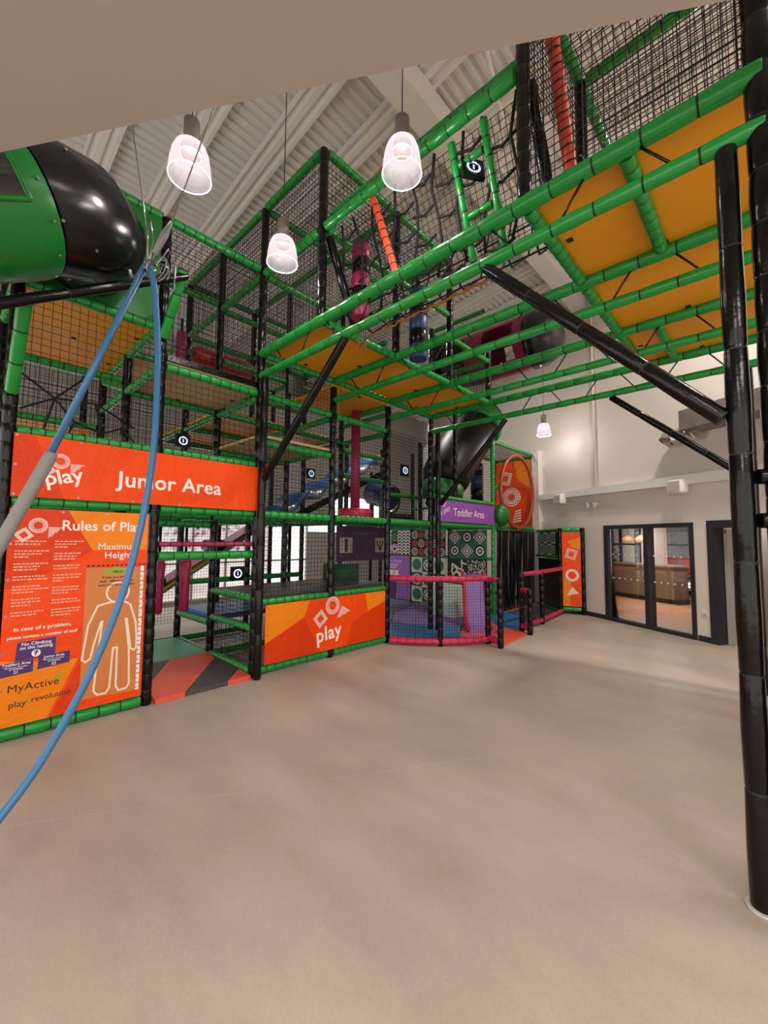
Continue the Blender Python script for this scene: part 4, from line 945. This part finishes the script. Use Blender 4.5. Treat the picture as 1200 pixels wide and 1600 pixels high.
# slanted slide behind the entrance
t = thing('junior_slide', 'maroon slide with yellow edges slanting behind the entrance netting', 'slide', (3.6, 8.1, .0))
m = MB(); m.slab([(-1.1, 0, .55), (1.3, 0, 2.05), (1.3, 0, 2.2), (-1.1, 0, .72)], .5, (0, 1, 0)); m.build('chute', MAG, t, False)
for y in (-.03, .5):
    m = MB(); m.tube([(-1.15, y, .60), (1.3, y, 2.10)], .04, 8); m.build('edge_pad', mat('olive_edge', '#6f8a24', .4), t, False)
for x, z in ((-.9, .95), (.2, 1.6), (1.0, 2.2)):
    m = MB(); m.tube([(x, -.05, z), (x, .55, z)], .13, 14); m.build('roller', BLACK, t, False)
m = MB(); m.box((1.2, .1, 0), (1.3, .4, 2.0)); m.build('support', BLACK, t, False)

# ================================================================== THINGS IN THE FRAMES
def target(x, y, z, lab, s=.17, rz=0, tilt=0, lit=True, hang=0):
    t = thing('light_target', lab, 'game target', (x, y, z), rz)
    t.rotation_euler = (tilt, 0, rz)
    m = MB(); m.box((-s, 0, -s), (s, .04, s)); m.build('housing', BLACKM, t, False)
    m = MB()
    for i in range(16):
        a = 2*math.pi*i/16; m.disc(.55*s*math.cos(a), .55*s*math.sin(a), .11*s, -.004, 0, 8)
    m.line([(0, -.2*s), (.0, .2*s)], .12*s, -.004); m.build('led_ring' , LED if lit else LEDOFF, t, False)
    return t
target(2.96, 1.75, 4.96, 'lit blue LED ring target between green ladder pads above the bridge', .10, math.radians(-35), math.radians(-12))
def panel_target(px, y, lab, x, z, s=.12):
    t = target(x, y, z, lab, s, 0, 0, True)
    return t
panel_target(0, 6.05, 'light ring target above the right half of the Junior Area banner', 2.27, 3.13, .095)
panel_target(0, 7.3, 'light ring target hanging behind the black brace left of the magenta pole', 5.45, 3.18, .11)
panel_target(0, 6.05, 'light ring target on green rails left of the black cone slide', 7.15, 3.33, .13)
panel_target(0, 7.28, 'light ring target over the charcoal platform seen through the entrance', 3.80, 1.10, .13)
t = thing('light_target', 'unlit black square target under the far deck of the bridge', 'game target', (4.15, 6.03, 4.44)); m = MB(); m.box((-.17, 0, -.17), (.17, .05, .17)); m.build('housing', BLACKM, t, False); m = MB(); m.annulus(0, 0, .08, .1, -.004); m.build('led_ring', mat('dim_ring', '#2b2f36', .4), t, False)

def bag(x, y, z0, z1, r, ca, lab, band=BLACK):
    t = thing('punch_bag', lab, 'punch bag', (x, y, z0)); h = z1-z0; k = 5
    for i in range(k):
        m = MB(); a, b = h*i/k, h*(i+1)/k; m.tube([(0, 0, a+.001), (0, 0, a+.015), (0, 0, b-.015), (0, 0, b-.001)], [r*.94, r, r, r*.94], 16); m.build('band' if i % 2 else 'pad', band if i % 2 else ca, t, False)
    m = MB(); m.tube([(0, 0, h), (0, 0, h+.12)], .02, 8); m.build('strap', BLACK, t, False)
bag(3.16, 3.36, 4.28, 5.16, .105, MAG, 'magenta and black banded punch bag in the bridge near the tall corner post')
bag(4.13, 3.28, 4.10, 5.05, .12, BLUED, 'navy and black banded punch bag under the middle of the bridge')
t = thing('soft_block', 'dark green soft block on the charcoal platform under the notice board', 'soft block', (5.0, 5.75, 1.02))
m = MB(); R_ = [[V(x*s_, y*s_, z) for x, y in ((-.26, -.2), (.26, -.2), (.26, .2), (-.26, .2))] for z, s_ in ((0, 1), (.25, 1), (.30, .94))]; m.rings(R_, 0, sm=False); m.build('pad', mat('bottle_green_vinyl', '#14402c', .45), t, False); m = MB(); m.box((-.2, -.205, .05), (.2, -.2, .22)); m.build('front_patch', mat('bottle_green_patch', '#1c5138', .45), t, False)
t = thing('roller_bolster', 'dark red padded roller lying across the bay left of the tower corner', 'roller', (3.05, 6.55, 4.53))
m = MB(); m.tube([(-.50, 0, .13), (-.48, 0, .13), (.48, 0, .13), (.50, 0, .13)], [.10, .13, .13, .10], 16); m.build('pad', RED, t, False)
m = MB(); m.tube([(-.58, 0, .13), (-.5, 0, .13)], .04, 10); m.tube([(.5, 0, .13), (.58, 0, .13)], .04, 10); m.build('axle', GREEN, t, False)
t = thing('hanging_bolster', 'small magenta bolster standing behind the net just right of the blue hose', 'bolster', (2.37, 6.55, 4.40))
m = MB(); m.tube([(0, 0, 0), (0, 0, .02), (0, 0, .5), (0, 0, .55)], [.06, .075, .075, .05], 14); m.build('pad', MAG, t, False); m = MB(); m.tube([(0, 0, .55), (0, 0, .75)], .02, 8); m.build('strap', BLACK, t, False)
t = thing('pole_post', 'tall magenta padded pole with a round foot on the tower platform', 'padded pole', (5.02, 5.42, 2.12))
m = MB(); m.tube([(0, 0, .16), (0, 0, 1.95)], .085, 18); m.build('pole', MAG, t, False); m = MB(); m.tube([(0, 0, 0), (0, 0, .02), (0, 0, .15), (0, 0, .17)], [.29, .31, .31, .28], 24); m.build('foot_pad', PINK, t, False)
# wavy blue slide
t = thing('wave_slide', 'blue and silver wavy slide descending behind the magenta pole', 'slide', (6.2, 7.7, 2.15))
pf = []
N = 34
for i in range(N+1):
    u = i/N; pf.append((-1.75+3.4*u, .1+1.75*u+.09*math.sin(u*math.pi*2*5)))
for k in range(5):
    a, b = k*N//5, (k+1)*N//5
    for half, mt in ((0, BLUE), (1, SILV)):
        i0, i1 = a+(b-a)*half//2, a+(b-a)*(half+1)//2
        m = MB(); R = [[V(x, -.45, z), V(x, .45, z), V(x, .45, z-.14), V(x, -.45, z-.14)] for x, z in pf[i0:i1+1]]; m.rings(R, 0, sm=True); m.build('wave_panel', mt, t, False)
m = MB(); m.slab([(-1.2, -.47, .0), (1.7, -.47, 1.35), (1.7, -.47, 1.5), (-1.2, -.47, .15)], .06, (0, -1, 0)); m.build('side_rail', BLACK, t, False)
for x in (-1.0, 1.5): m = MB(); m.tube([(x, 0, -2.14), (x, 0, .5+.5*(x+1)*.7)], .04, 8); m.build('support', BLACK, t, False)
t = thing('tube_slide', 'navy tube slide mouth hanging between tower and cone slide', 'slide', (7.15, 6.6, 2.35))
m = MB(); m.tube([(0, .5, .55), (0, .1, .45), (0, -.1, .35)], [.3, .3, .32], 20, caps=(True, False)); m.build('tube', BLUED, t, False); m = MB(); R = [V(.33*math.cos(2*math.pi*i/24), -.1, .35+.33*math.sin(2*math.pi*i/24)) for i in range(25)]; m.tube(R, .03, 8); m.build('rim', GREEND, t, False)
m = MB(); m.tube([(0, .5, -.2), (0, .5, .55)], .04, 8); m.build('support', BLACK, t, False)
t = thing('obstacle_roller', 'row of short black rollers on the rail under the navy tube', 'roller', (6.9, 6.0, 2.14))
m = MB(); m.tube([(-.5, 0, .1), (.4, 0, .1)], .05, 10); m.build('axle', BLACK, t, False)
for i in range(9): m = MB(); m.tube([(-.45+i*.1, 0, .1), (-.37+i*.1, 0, .1)], .09, 12); m.build('roller', BLACK, t, False)

# black cone slide with green dome
t = thing('cone_slide', 'large black funnel shaped tube slide with a green dome under the bridge', 'slide', (8.2, 5.45, 2.2))
m = MB(); m.tube([(1.15, -.1, 2.42), (.95, -.08, 2.36), (.55, -.02, 2.02), (.05, .0, 1.48), (-.3, .0, 1.02), (-.42, 0, .78)], [.46, .54, .58, .58, .56, .48], 28); m.build('tube', mat('black_cone_plastic', '#0b0a0a', .42, .35), t, False)
m = MB(); m.tube([(.93, -.08, 2.36), (1.05, -.08, 2.5), (1.2, -.08, 2.62), (1.36, -.08, 2.66), (1.46, -.08, 2.62)], [.58, .62, .60, .44, .2], 28); m.build('dome', GREEN, t, False)
m = MB(); m.tube([(-.41, 0, .80), (-.46, 0, .62), (-.46, 0, .5)], [.48, .48, .46], 24); m.build('collar', GREEND, t, False)
m = MB(); m.tube([(-.44, 0, .52), (-.3, 0, .30), (.1, -.05, .19), (.5, -.1, .16)], [.42, .35, .3, .3], 20); m.build('exit_tube', mat('brown_black_tube', '#2c1a18', .35), t, False)
m = MB(); m.tube([(.5, -.1, .16), (.75, -.12, .16), (.95, -.12, .13)], [.31, .31, .26], 20); m.build('exit_elbow', GREEND, t, False)
t = thing('punch_bag', 'navy and black hanging bag beside the green post left of the hoop', 'punch bag', (9.35, 5.5, 2.45))
for i in range(4): m = MB(); m.tube([(0, 0, i*.32), (0, 0, i*.32+.31)], .16, 16); m.build('band' if i % 2 else 'pad', BLACK if i % 2 else BLUED, t, False)
m = MB(); m.tube([(0, 0, 1.28), (0, 0, 1.68)], .015, 6); m.build('strap', BLACK, t, False)
t = thing('bubble_window', 'dark green half dome bulging beside the foot of the hoop', 'bubble', (9.24, 4.80, 2.36))
m = MB(); m.tube([(0, 0, 0), (0, -.1, 0), (0, -.18, 0), (0, -.22, 0)], [.27, .25, .16, .04], 20); m.build('dome', GREEND, t, False)

# magenta pod tube beyond the bridge
t = thing('pod_slide', 'magenta pod with oval openings and a black nose beyond the bridge', 'slide', (7.9, 4.1, 5.2))
SEC = 22
def podring(y, r, z=.55): return [V(r*math.cos(2*math.pi*i/SEC), y, z+r*math.sin(2*math.pi*i/SEC)) for i in range(SEC)]
m = MB(); ysx = [1.05, .85, .55, .3, .1, -.1, -.3, -.55, -.75]
# openings are left out of the shell on the side towards the hall
def shell(m, ys, rr, holes, mi=0):
    k = len(m.v); n = SEC
    for y, r in zip(ys, rr): m.v += [tuple(p) for p in podring(y, r)]
    for i in range(len(ys)-1):
        for j in range(n):
            if (i, j) in holes: continue
            a, b = k+i*n+j, k+i*n+(j+1) % n; m.f.append((a, b, b+n, a+n)); m.m.append(mi); m.sm.append(True)
holes = {(i, j) for i in (4, 5, 6) for j in (9, 10, 11, 12, 13, 0, 1, 20, 21)} | {(1, j) for j in (9, 10, 11, 12, 13, 0, 1, 20, 21)}
shell(m, ysx, [.50, .54, .55, .55, .55, .55, .55, .55, .55], holes); m.build('shell', MAGP, t, False)
m = MB(); R = [podring(-.75, .56), podring(-.95, .55), podring(-1.15, .46), podring(-1.3, .28), podring(-1.36, .05)]; m.rings(R, 0); m.build('nose', BLACKM, t, False)
m = MB(); R = [podring(1.05, .50), podring(1.3, .50)]; m.rings(R, 0); m.build('collar', BLACKM, t, False)
m = MB()
for y, a in ((-.7, .9), (-.7, 2.4), (-.7, 3.3), (-.7, 4.1), (.45, 2.4), (.45, 3.8), (-.25, 4.0)): c = V(.56*math.cos(a), y, .55+.56*math.sin(a)); m.tube([c, c*1.0+V(math.cos(a), 0, math.sin(a))*.015], .018, 8)
m.build('bolt', WHITEP, t, False)
for y in (.80,): m = MB(); m.pad((-.45, y, -2.53), (-.45, y, .15), .05, 10, .2); m.build('support_post', [BLACK, TIE], t, False)
m = MB(); m.box((-.58, 1.31, -.30), (.62, 1.35, 1.1)); m.build('black_panel', mat('black_mesh_panel', '#08080a', .7), t, False)
for x, zb_ in ((-.6, -3.08), (.68, -.28)): m = MB(); m.pad((x, 1.33, zb_), (x, 1.33, 1.3), .05, 10, .2); m.build('support_post', [BLACK, TIE], t, False)
m = MB(); m.pad((-.55, 1.33, 1.16), (.63, 1.33, 1.16), .05, 10, .14); m.build('rail', [GREEN, TIE], t, False)
m = MB(); m.pad((-.6, 1.28, 1.22), (-.6, .0, 1.22), .045, 10, .14); m.build('rail', [GREEN, TIE], t, False)

# green pod with black nose over the Junior bay
t = thing('pod_slide', 'green pod with tinted window and big black nose over the Junior Area banner', 'slide', (.55, 4.3, 4.0))
def yring(c, d, r, n=26, sq=1.0):
    d = V(d).normalized(); a = V(0, 0, 1); a = (a-d*a.dot(d)).normalized(); b = d.cross(a)
    return [V(c)+a*(r*math.cos(2*math.pi*i/n))*sq+b*(r*math.sin(2*math.pi*i/n)) for i in range(n)]
m = MB(); R = []
AX = V(-.85, -.06, -.52).normalized(); SC = V(-.25, -.10, .36)
path = [((.24, .56, .58), (0, -1, 0), .44), ((.24, .40, .58), (-.05, -1, 0), .46), ((.20, .17, .555), (-.35, -1, -.1), .48), ((.07, -.02, .49), (-.8, -.75, -.35), .49), ((-.08, -.08, .435), (-.85, -.3, -.48), .495), (tuple(SC-AX*.02), tuple(AX), .495)]
for c, d, r in path: R.append(yring(c, d, r))
m.rings(R, 0, (True, False)); m.build('nose', BLACKM, t, False)
m = MB(); R = []; Q = []
for u, r in ((0, .505), (.05, .515), (.16, .52), (.40, .52), (.66, .52), (1.0, .52), (1.5, .52)): Q.append(SC+AX*u); R.append(yring(SC+AX*u, AX, r))
k0 = len(m.v); n = 26
for r in R: m.v += [tuple(p) for p in r]
hol = lambda i, j: i in (2, 3) and (3 <= j <= 8 or 18 <= j <= 23)
for i in range(len(R)-1):
    for j in range(n):
        if hol(i, j): continue
        a, b = k0+i*n+j, k0+i*n+(j+1) % n; m.f.append((a, b, b+n, a+n)); m.m.append(0); m.sm.append(True)
PODG = mat('dark_green_shell', '#15742b', .3); shell_ = m.build('shell', PODG, t, False)
for lo, hi in ((3, 9), (18, 24)):
    m = MB(); m.rings([q[lo:hi+1] for q in R[2:5]], 0, (False, False), loop=False); sub(m, 'window_pane', SCREEN, shell_)
    m = MB(); edge = R[2][lo:hi+1]+[R[3][hi]]+R[4][lo:hi+1][::-1]+[R[3][lo], R[2][lo]]; m.tube(edge, .022, 6, caps=(False, False)); sub(m, 'window_rim', PODG, shell_)
for k in range(11):
    q = R[1]; p = V(q[(k*2+3) % n]); d = (p-Q[1]).normalized(); m = MB(); m.tube([p-d*.005, p+d*.012], .012, 8); m.build('bolt', STEEL, t, False)
for k in range(10):
    q = yring(*path[4+k % 2]); p = V(q[(k*5+2) % n]); d = (p-V(path[4+k % 2][0])).normalized(); m = MB(); m.tube([p-d*.005, p+d*.012], .012, 8); m.build('bolt', STEEL, t, False)
m = MB(); m.tube([Q[-1]-AX*.02, Q[-1]+AX*.02], [.525, .525], 26); m.build('end_collar', BLACKM, t, False)
# carrying pole on two green brackets
t = thing('support_pole', 'black padded pole on green angled brackets carrying the green pod', 'pole', (1.0, 4.4, 3.6))
m = MB(); m.pad((.60, -.03, .89), (-1.9, -.47, -.91), .043, 12, .6); m.build('pole', [BLACK, TIE], t, False)
for a, b in (((.56, .42, .36), (.56, -.06, .93)), ((-.65, .42, -.58), (-.65, -.16, .06))):
    m = MB(); m.pad(a, b, .05, 12, .25); m.build('bracket', [GREEN, TIE], t, False)
m = MB(); m.tube([(.10, -.10, .56), (.02, -.12, .74)], .02, 8); m.build('clamp', STEEL, t, False)

# ================================================================== RIG OF BLUE HOSE
t = thing('rope_rig', 'wire hung rig holding a looped blue hose and a grey foam handle at left', 'rope', (.92, 3.22, 3.2))
WIRE2 = [(0.02, 0, 0.57), (0.13, -0.06, 0.92), (0.219, -0.245, 1.404), (0.328, -0.337, 1.907), (0.474, -0.41, 2.561), (0.873, -0.61, 4.35)]
m = MB(); m.tube([(0, 0, .57), (.0, .2, 1.1), (.03, .72, 2.1), (.05, 1.05, 4.4)], .005, 6); m.build('wire', STEEL, t, False)
m = MB(); m.tube(WIRE2, .005, 6); m.build('wire', STEEL, t, False)
m = MB(); m.tube([(.03, 0, .62), (.09, -.01, .80), (.13, -.02, .92)], [.022, .028, .012], 10); m.build('cable_sleeve', FOAM, t, False)
m = MB()
for k in range(6):
    a0 = k*1.1; m.tube([(.02+.06*math.cos(a0+u*.9)+.01*k, .04*math.sin(a0*2+u), .50+.07*math.sin(a0+u*1.1)+.03*u*.3) for u in [i*.55 for i in range(9)]], .006, 6)
m.tube([(.05, -.02, .55), (.12, -.02, .70), (.17, -.02, .60), (.17, -.02, .42), (.14, -.02, .34)], .007, 6); m.tube([(.0, .02, .5), (-.02, .0, .75), (.0, .02, .88), (.02, 0, .72), (0, 0, .5)], .006, 6); m.tube([(.02, 0, .45), (.05, -.02, .2), (.08, 0, .05), (.06, 0, .0)], .005, 6)
m.build('knot', STEEL, t, False)
def spl(P, k=6):
    P = [V(p) for p in P]; out = []
    for i in range(len(P)-1):
        p0, p1, p2, p3 = P[max(i-1, 0)], P[i], P[i+1], P[min(i+2, len(P)-1)]
        for s in range(k):
            u = s/k; out.append(.5*((2*p1)+(p2-p0)*u+(2*p0-5*p1+4*p2-p3)*u*u+(3*p1-p0-3*p2+p3)*u**3))
    return out+[P[-1]]
o_ = V(.92, 3.22, 3.2)
hose = [V(*p)-o_ for p in ((0.92, 3.22, 3.72), (0.95, 3.17, 3.52), (0.97, 3.1, 3.01), (0.93, 2.99, 2.26), (0.81, 2.89, 1.59), (0.64, 2.83, 1.06), (0.44, 2.79, 0.65), (0.26, 2.71, 0.43), (0.10, 2.63, 0.31), (-.1, 2.6, .26), (-.3, 2.7, .3), (-.32, 3.0, .55), (-.1, 3.25, .95), (.02, 3.32, 1.15))]
m = MB(); m.tube(spl(hose), .021, 12); m.build('hose', BLUEL, t, False)
m = MB(); m.tube([V(.90, 3.23, 3.72)-o_, V(.43, 3.3, 2.24)-o_], .021, 12); m.build('hose', BLUEL, t, False)
m = MB(); m.tube([V(.445, 3.3, 2.28)-o_, V(.44, 3.3, 2.26)-o_, V(.24, 3.34, 1.71)-o_, V(.03, 3.32, 1.15)-o_], [.03, .037, .037, .037], 14); m.build('foam_handle', FOAM, t, False)

# ================================================================== PENDANT LAMPS
def bulbglow(x, y, z, p): point('pendant_bulb', (x, y, z), p, (1, .88, .86), .05)
SH = bpy.data.materials.new('prismatic_shade'); SH.use_nodes = True
nt = SH.node_tree; nt.nodes.remove(nt.nodes['Principled BSDF']); out = nt.nodes['Material Output']
tr = nt.nodes.new('ShaderNodeBsdfTransparent'); tr.inputs[0].default_value = (.97, .95, .95, 1)
em = nt.nodes.new('ShaderNodeEmission'); em.inputs[0].default_value = (1, .86, .89, 1); em.inputs[1].default_value = 1.0
gl = nt.nodes.new('ShaderNodeBsdfGlossy'); gl.inputs['Roughness'].default_value = .12
a1 = nt.nodes.new('ShaderNodeMixShader'); a2 = nt.nodes.new('ShaderNodeMixShader')
lw = nt.nodes.new('ShaderNodeLayerWeight'); lw.inputs[0].default_value = .45
tcs = nt.nodes.new('ShaderNodeTexCoord'); sep = nt.nodes.new('ShaderNodeSeparateXYZ'); nt.links.new(tcs.outputs['Object'], sep.inputs[0])
mr = nt.nodes.new('ShaderNodeMapRange'); mr.inputs['From Min'].default_value = .05; mr.inputs['From Max'].default_value = .2; mr.inputs['To Min'].default_value = .34; mr.inputs['To Max'].default_value = .9  # bulb glow in the glass put in as emission, strongest near the top
nt.links.new(sep.outputs['Z'], mr.inputs['Value'])
mx_ = nt.nodes.new('ShaderNodeMath'); mx_.operation = 'MAXIMUM'; mul = nt.nodes.new('ShaderNodeMath'); mul.operation = 'MULTIPLY'; mul.inputs[1].default_value = .8
nt.links.new(lw.outputs['Facing'], mul.inputs[0]); nt.links.new(mul.outputs[0], mx_.inputs[0]); nt.links.new(mr.outputs[0], mx_.inputs[1]); nt.links.new(mx_.outputs[0], a1.inputs[0])
nt.links.new(tr.outputs[0], a1.inputs[1]); nt.links.new(em.outputs[0], a1.inputs[2]); a2.inputs[0].default_value = .06
nt.links.new(a1.outputs[0], a2.inputs[1]); nt.links.new(gl.outputs[0], a2.inputs[2]); nt.links.new(a2.outputs[0], out.inputs[0])
SHT = mat('lit_lamp_collar', '#ffffff', .4, emit='#fff0ea', estr=2.2)
BULB = mat('bulb', '#ffffff', .4, emit='#ffe6d6', estr=6)
RIM = mat('bright_rim', '#ffffff', .2, emit='#ffe9ea', estr=.9)
def pendant(x, y, zb, lab, pw):
    t = thing('pendant_lamp', lab, 'lamp', (x, y, zb), group='glass pendant lamps hanging from the roof')
    m = MB(); m.tube([(0, 0, .29), (0, 0, .50), (0, 0, .505)], [.062, .062, .05], 18); m.tube([(0, 0, .505), (0, 0, .53)], [.05, .012], 12); m.build('holder', LAMPGREY, t, False)
    m = MB(); n = 48; R = []
    for z, r in ((.29, .064), (.285, .09), (.262, .118), (.20, .142), (.10, .158), (.0, .166)): R.append([V((r+.0025*(i % 2))*math.cos(2*math.pi*i/n), (r+.0025*(i % 2))*math.sin(2*math.pi*i/n), z) for i in range(n)])
    m.rings(R, 0, (False, False)); shade = m.build('shade', SH, t, False)
    m = MB(); m.tube([V(.167*math.cos(2*math.pi*i/32), .167*math.sin(2*math.pi*i/32), 0) for i in range(33)], .004, 6, caps=(False, False)); sub(m, 'shade_rim', RIM, shade)
    m = MB(); m.tube([(0, 0, .275), (0, 0, .225), (0, 0, .20)], [.075, .08, .082], 20, caps=(True, False)); refl = m.build('reflector', mat('reflector_inside', '#5a4f4c', .6), t, False)
    m = MB(); m.tube([V(.083*math.cos(2*math.pi*i/24), .083*math.sin(2*math.pi*i/24), .20) for i in range(25)], .004, 6, caps=(False, False)); sub(m, 'reflector_rim', RIM, refl)
    m = MB(); m.tube([(0, 0, .265), (0, 0, .245), (0, 0, .23)], [.03, .036, .02], 12); sub(m, 'bulb', BULB, refl)
    m = MB(); m.tube([(0, 0, .53), (0, 0, roofz(y)-zb-.02)], .005, 6); m.build('cord', BLACKM, t, False)
    bulbglow(x, y, zb-.02, pw)
pendant(1.245, 3.41, 4.735, 'glass pendant lamp nearest the green pod, leftmost of three', 24)
pendant(2.42, 3.85, 4.80, 'glass pendant lamp in front of the tower corner, the smallest of three', 24)
pendant(2.49, 2.16, 4.83, 'glass pendant lamp beside the bridge top rail, rightmost of three', 24)
pendant(10.0, 4.0, 4.35, 'distant glass pendant lamp seen just above the lowest bridge rail by the white wall', 24)

# ================================================================== GROUPS OF REPEATS
GR = {'light_target': 'ring light targets in the play frames', 'activity_board': 'patterned panels on the toddler wall', 'floor_mat': 'padded mats on the floor', 'hanging_bolster': 'magenta bolsters in the play frames',
      'cafe_chair': 'red chairs in the cafe', 'wall_speaker': 'white speakers on the right wall', 'wall_sensor': 'round sensors on the right wall', 'punch_bag': 'banded punch bags', 'toddler_fence': 'pink railed toddler fences', 'banner': 'printed area banners'}
for o in bpy.data.objects:
    if o.parent is None and o.name.split('.')[0] in GR: o['group'] = GR[o.name.split('.')[0]]
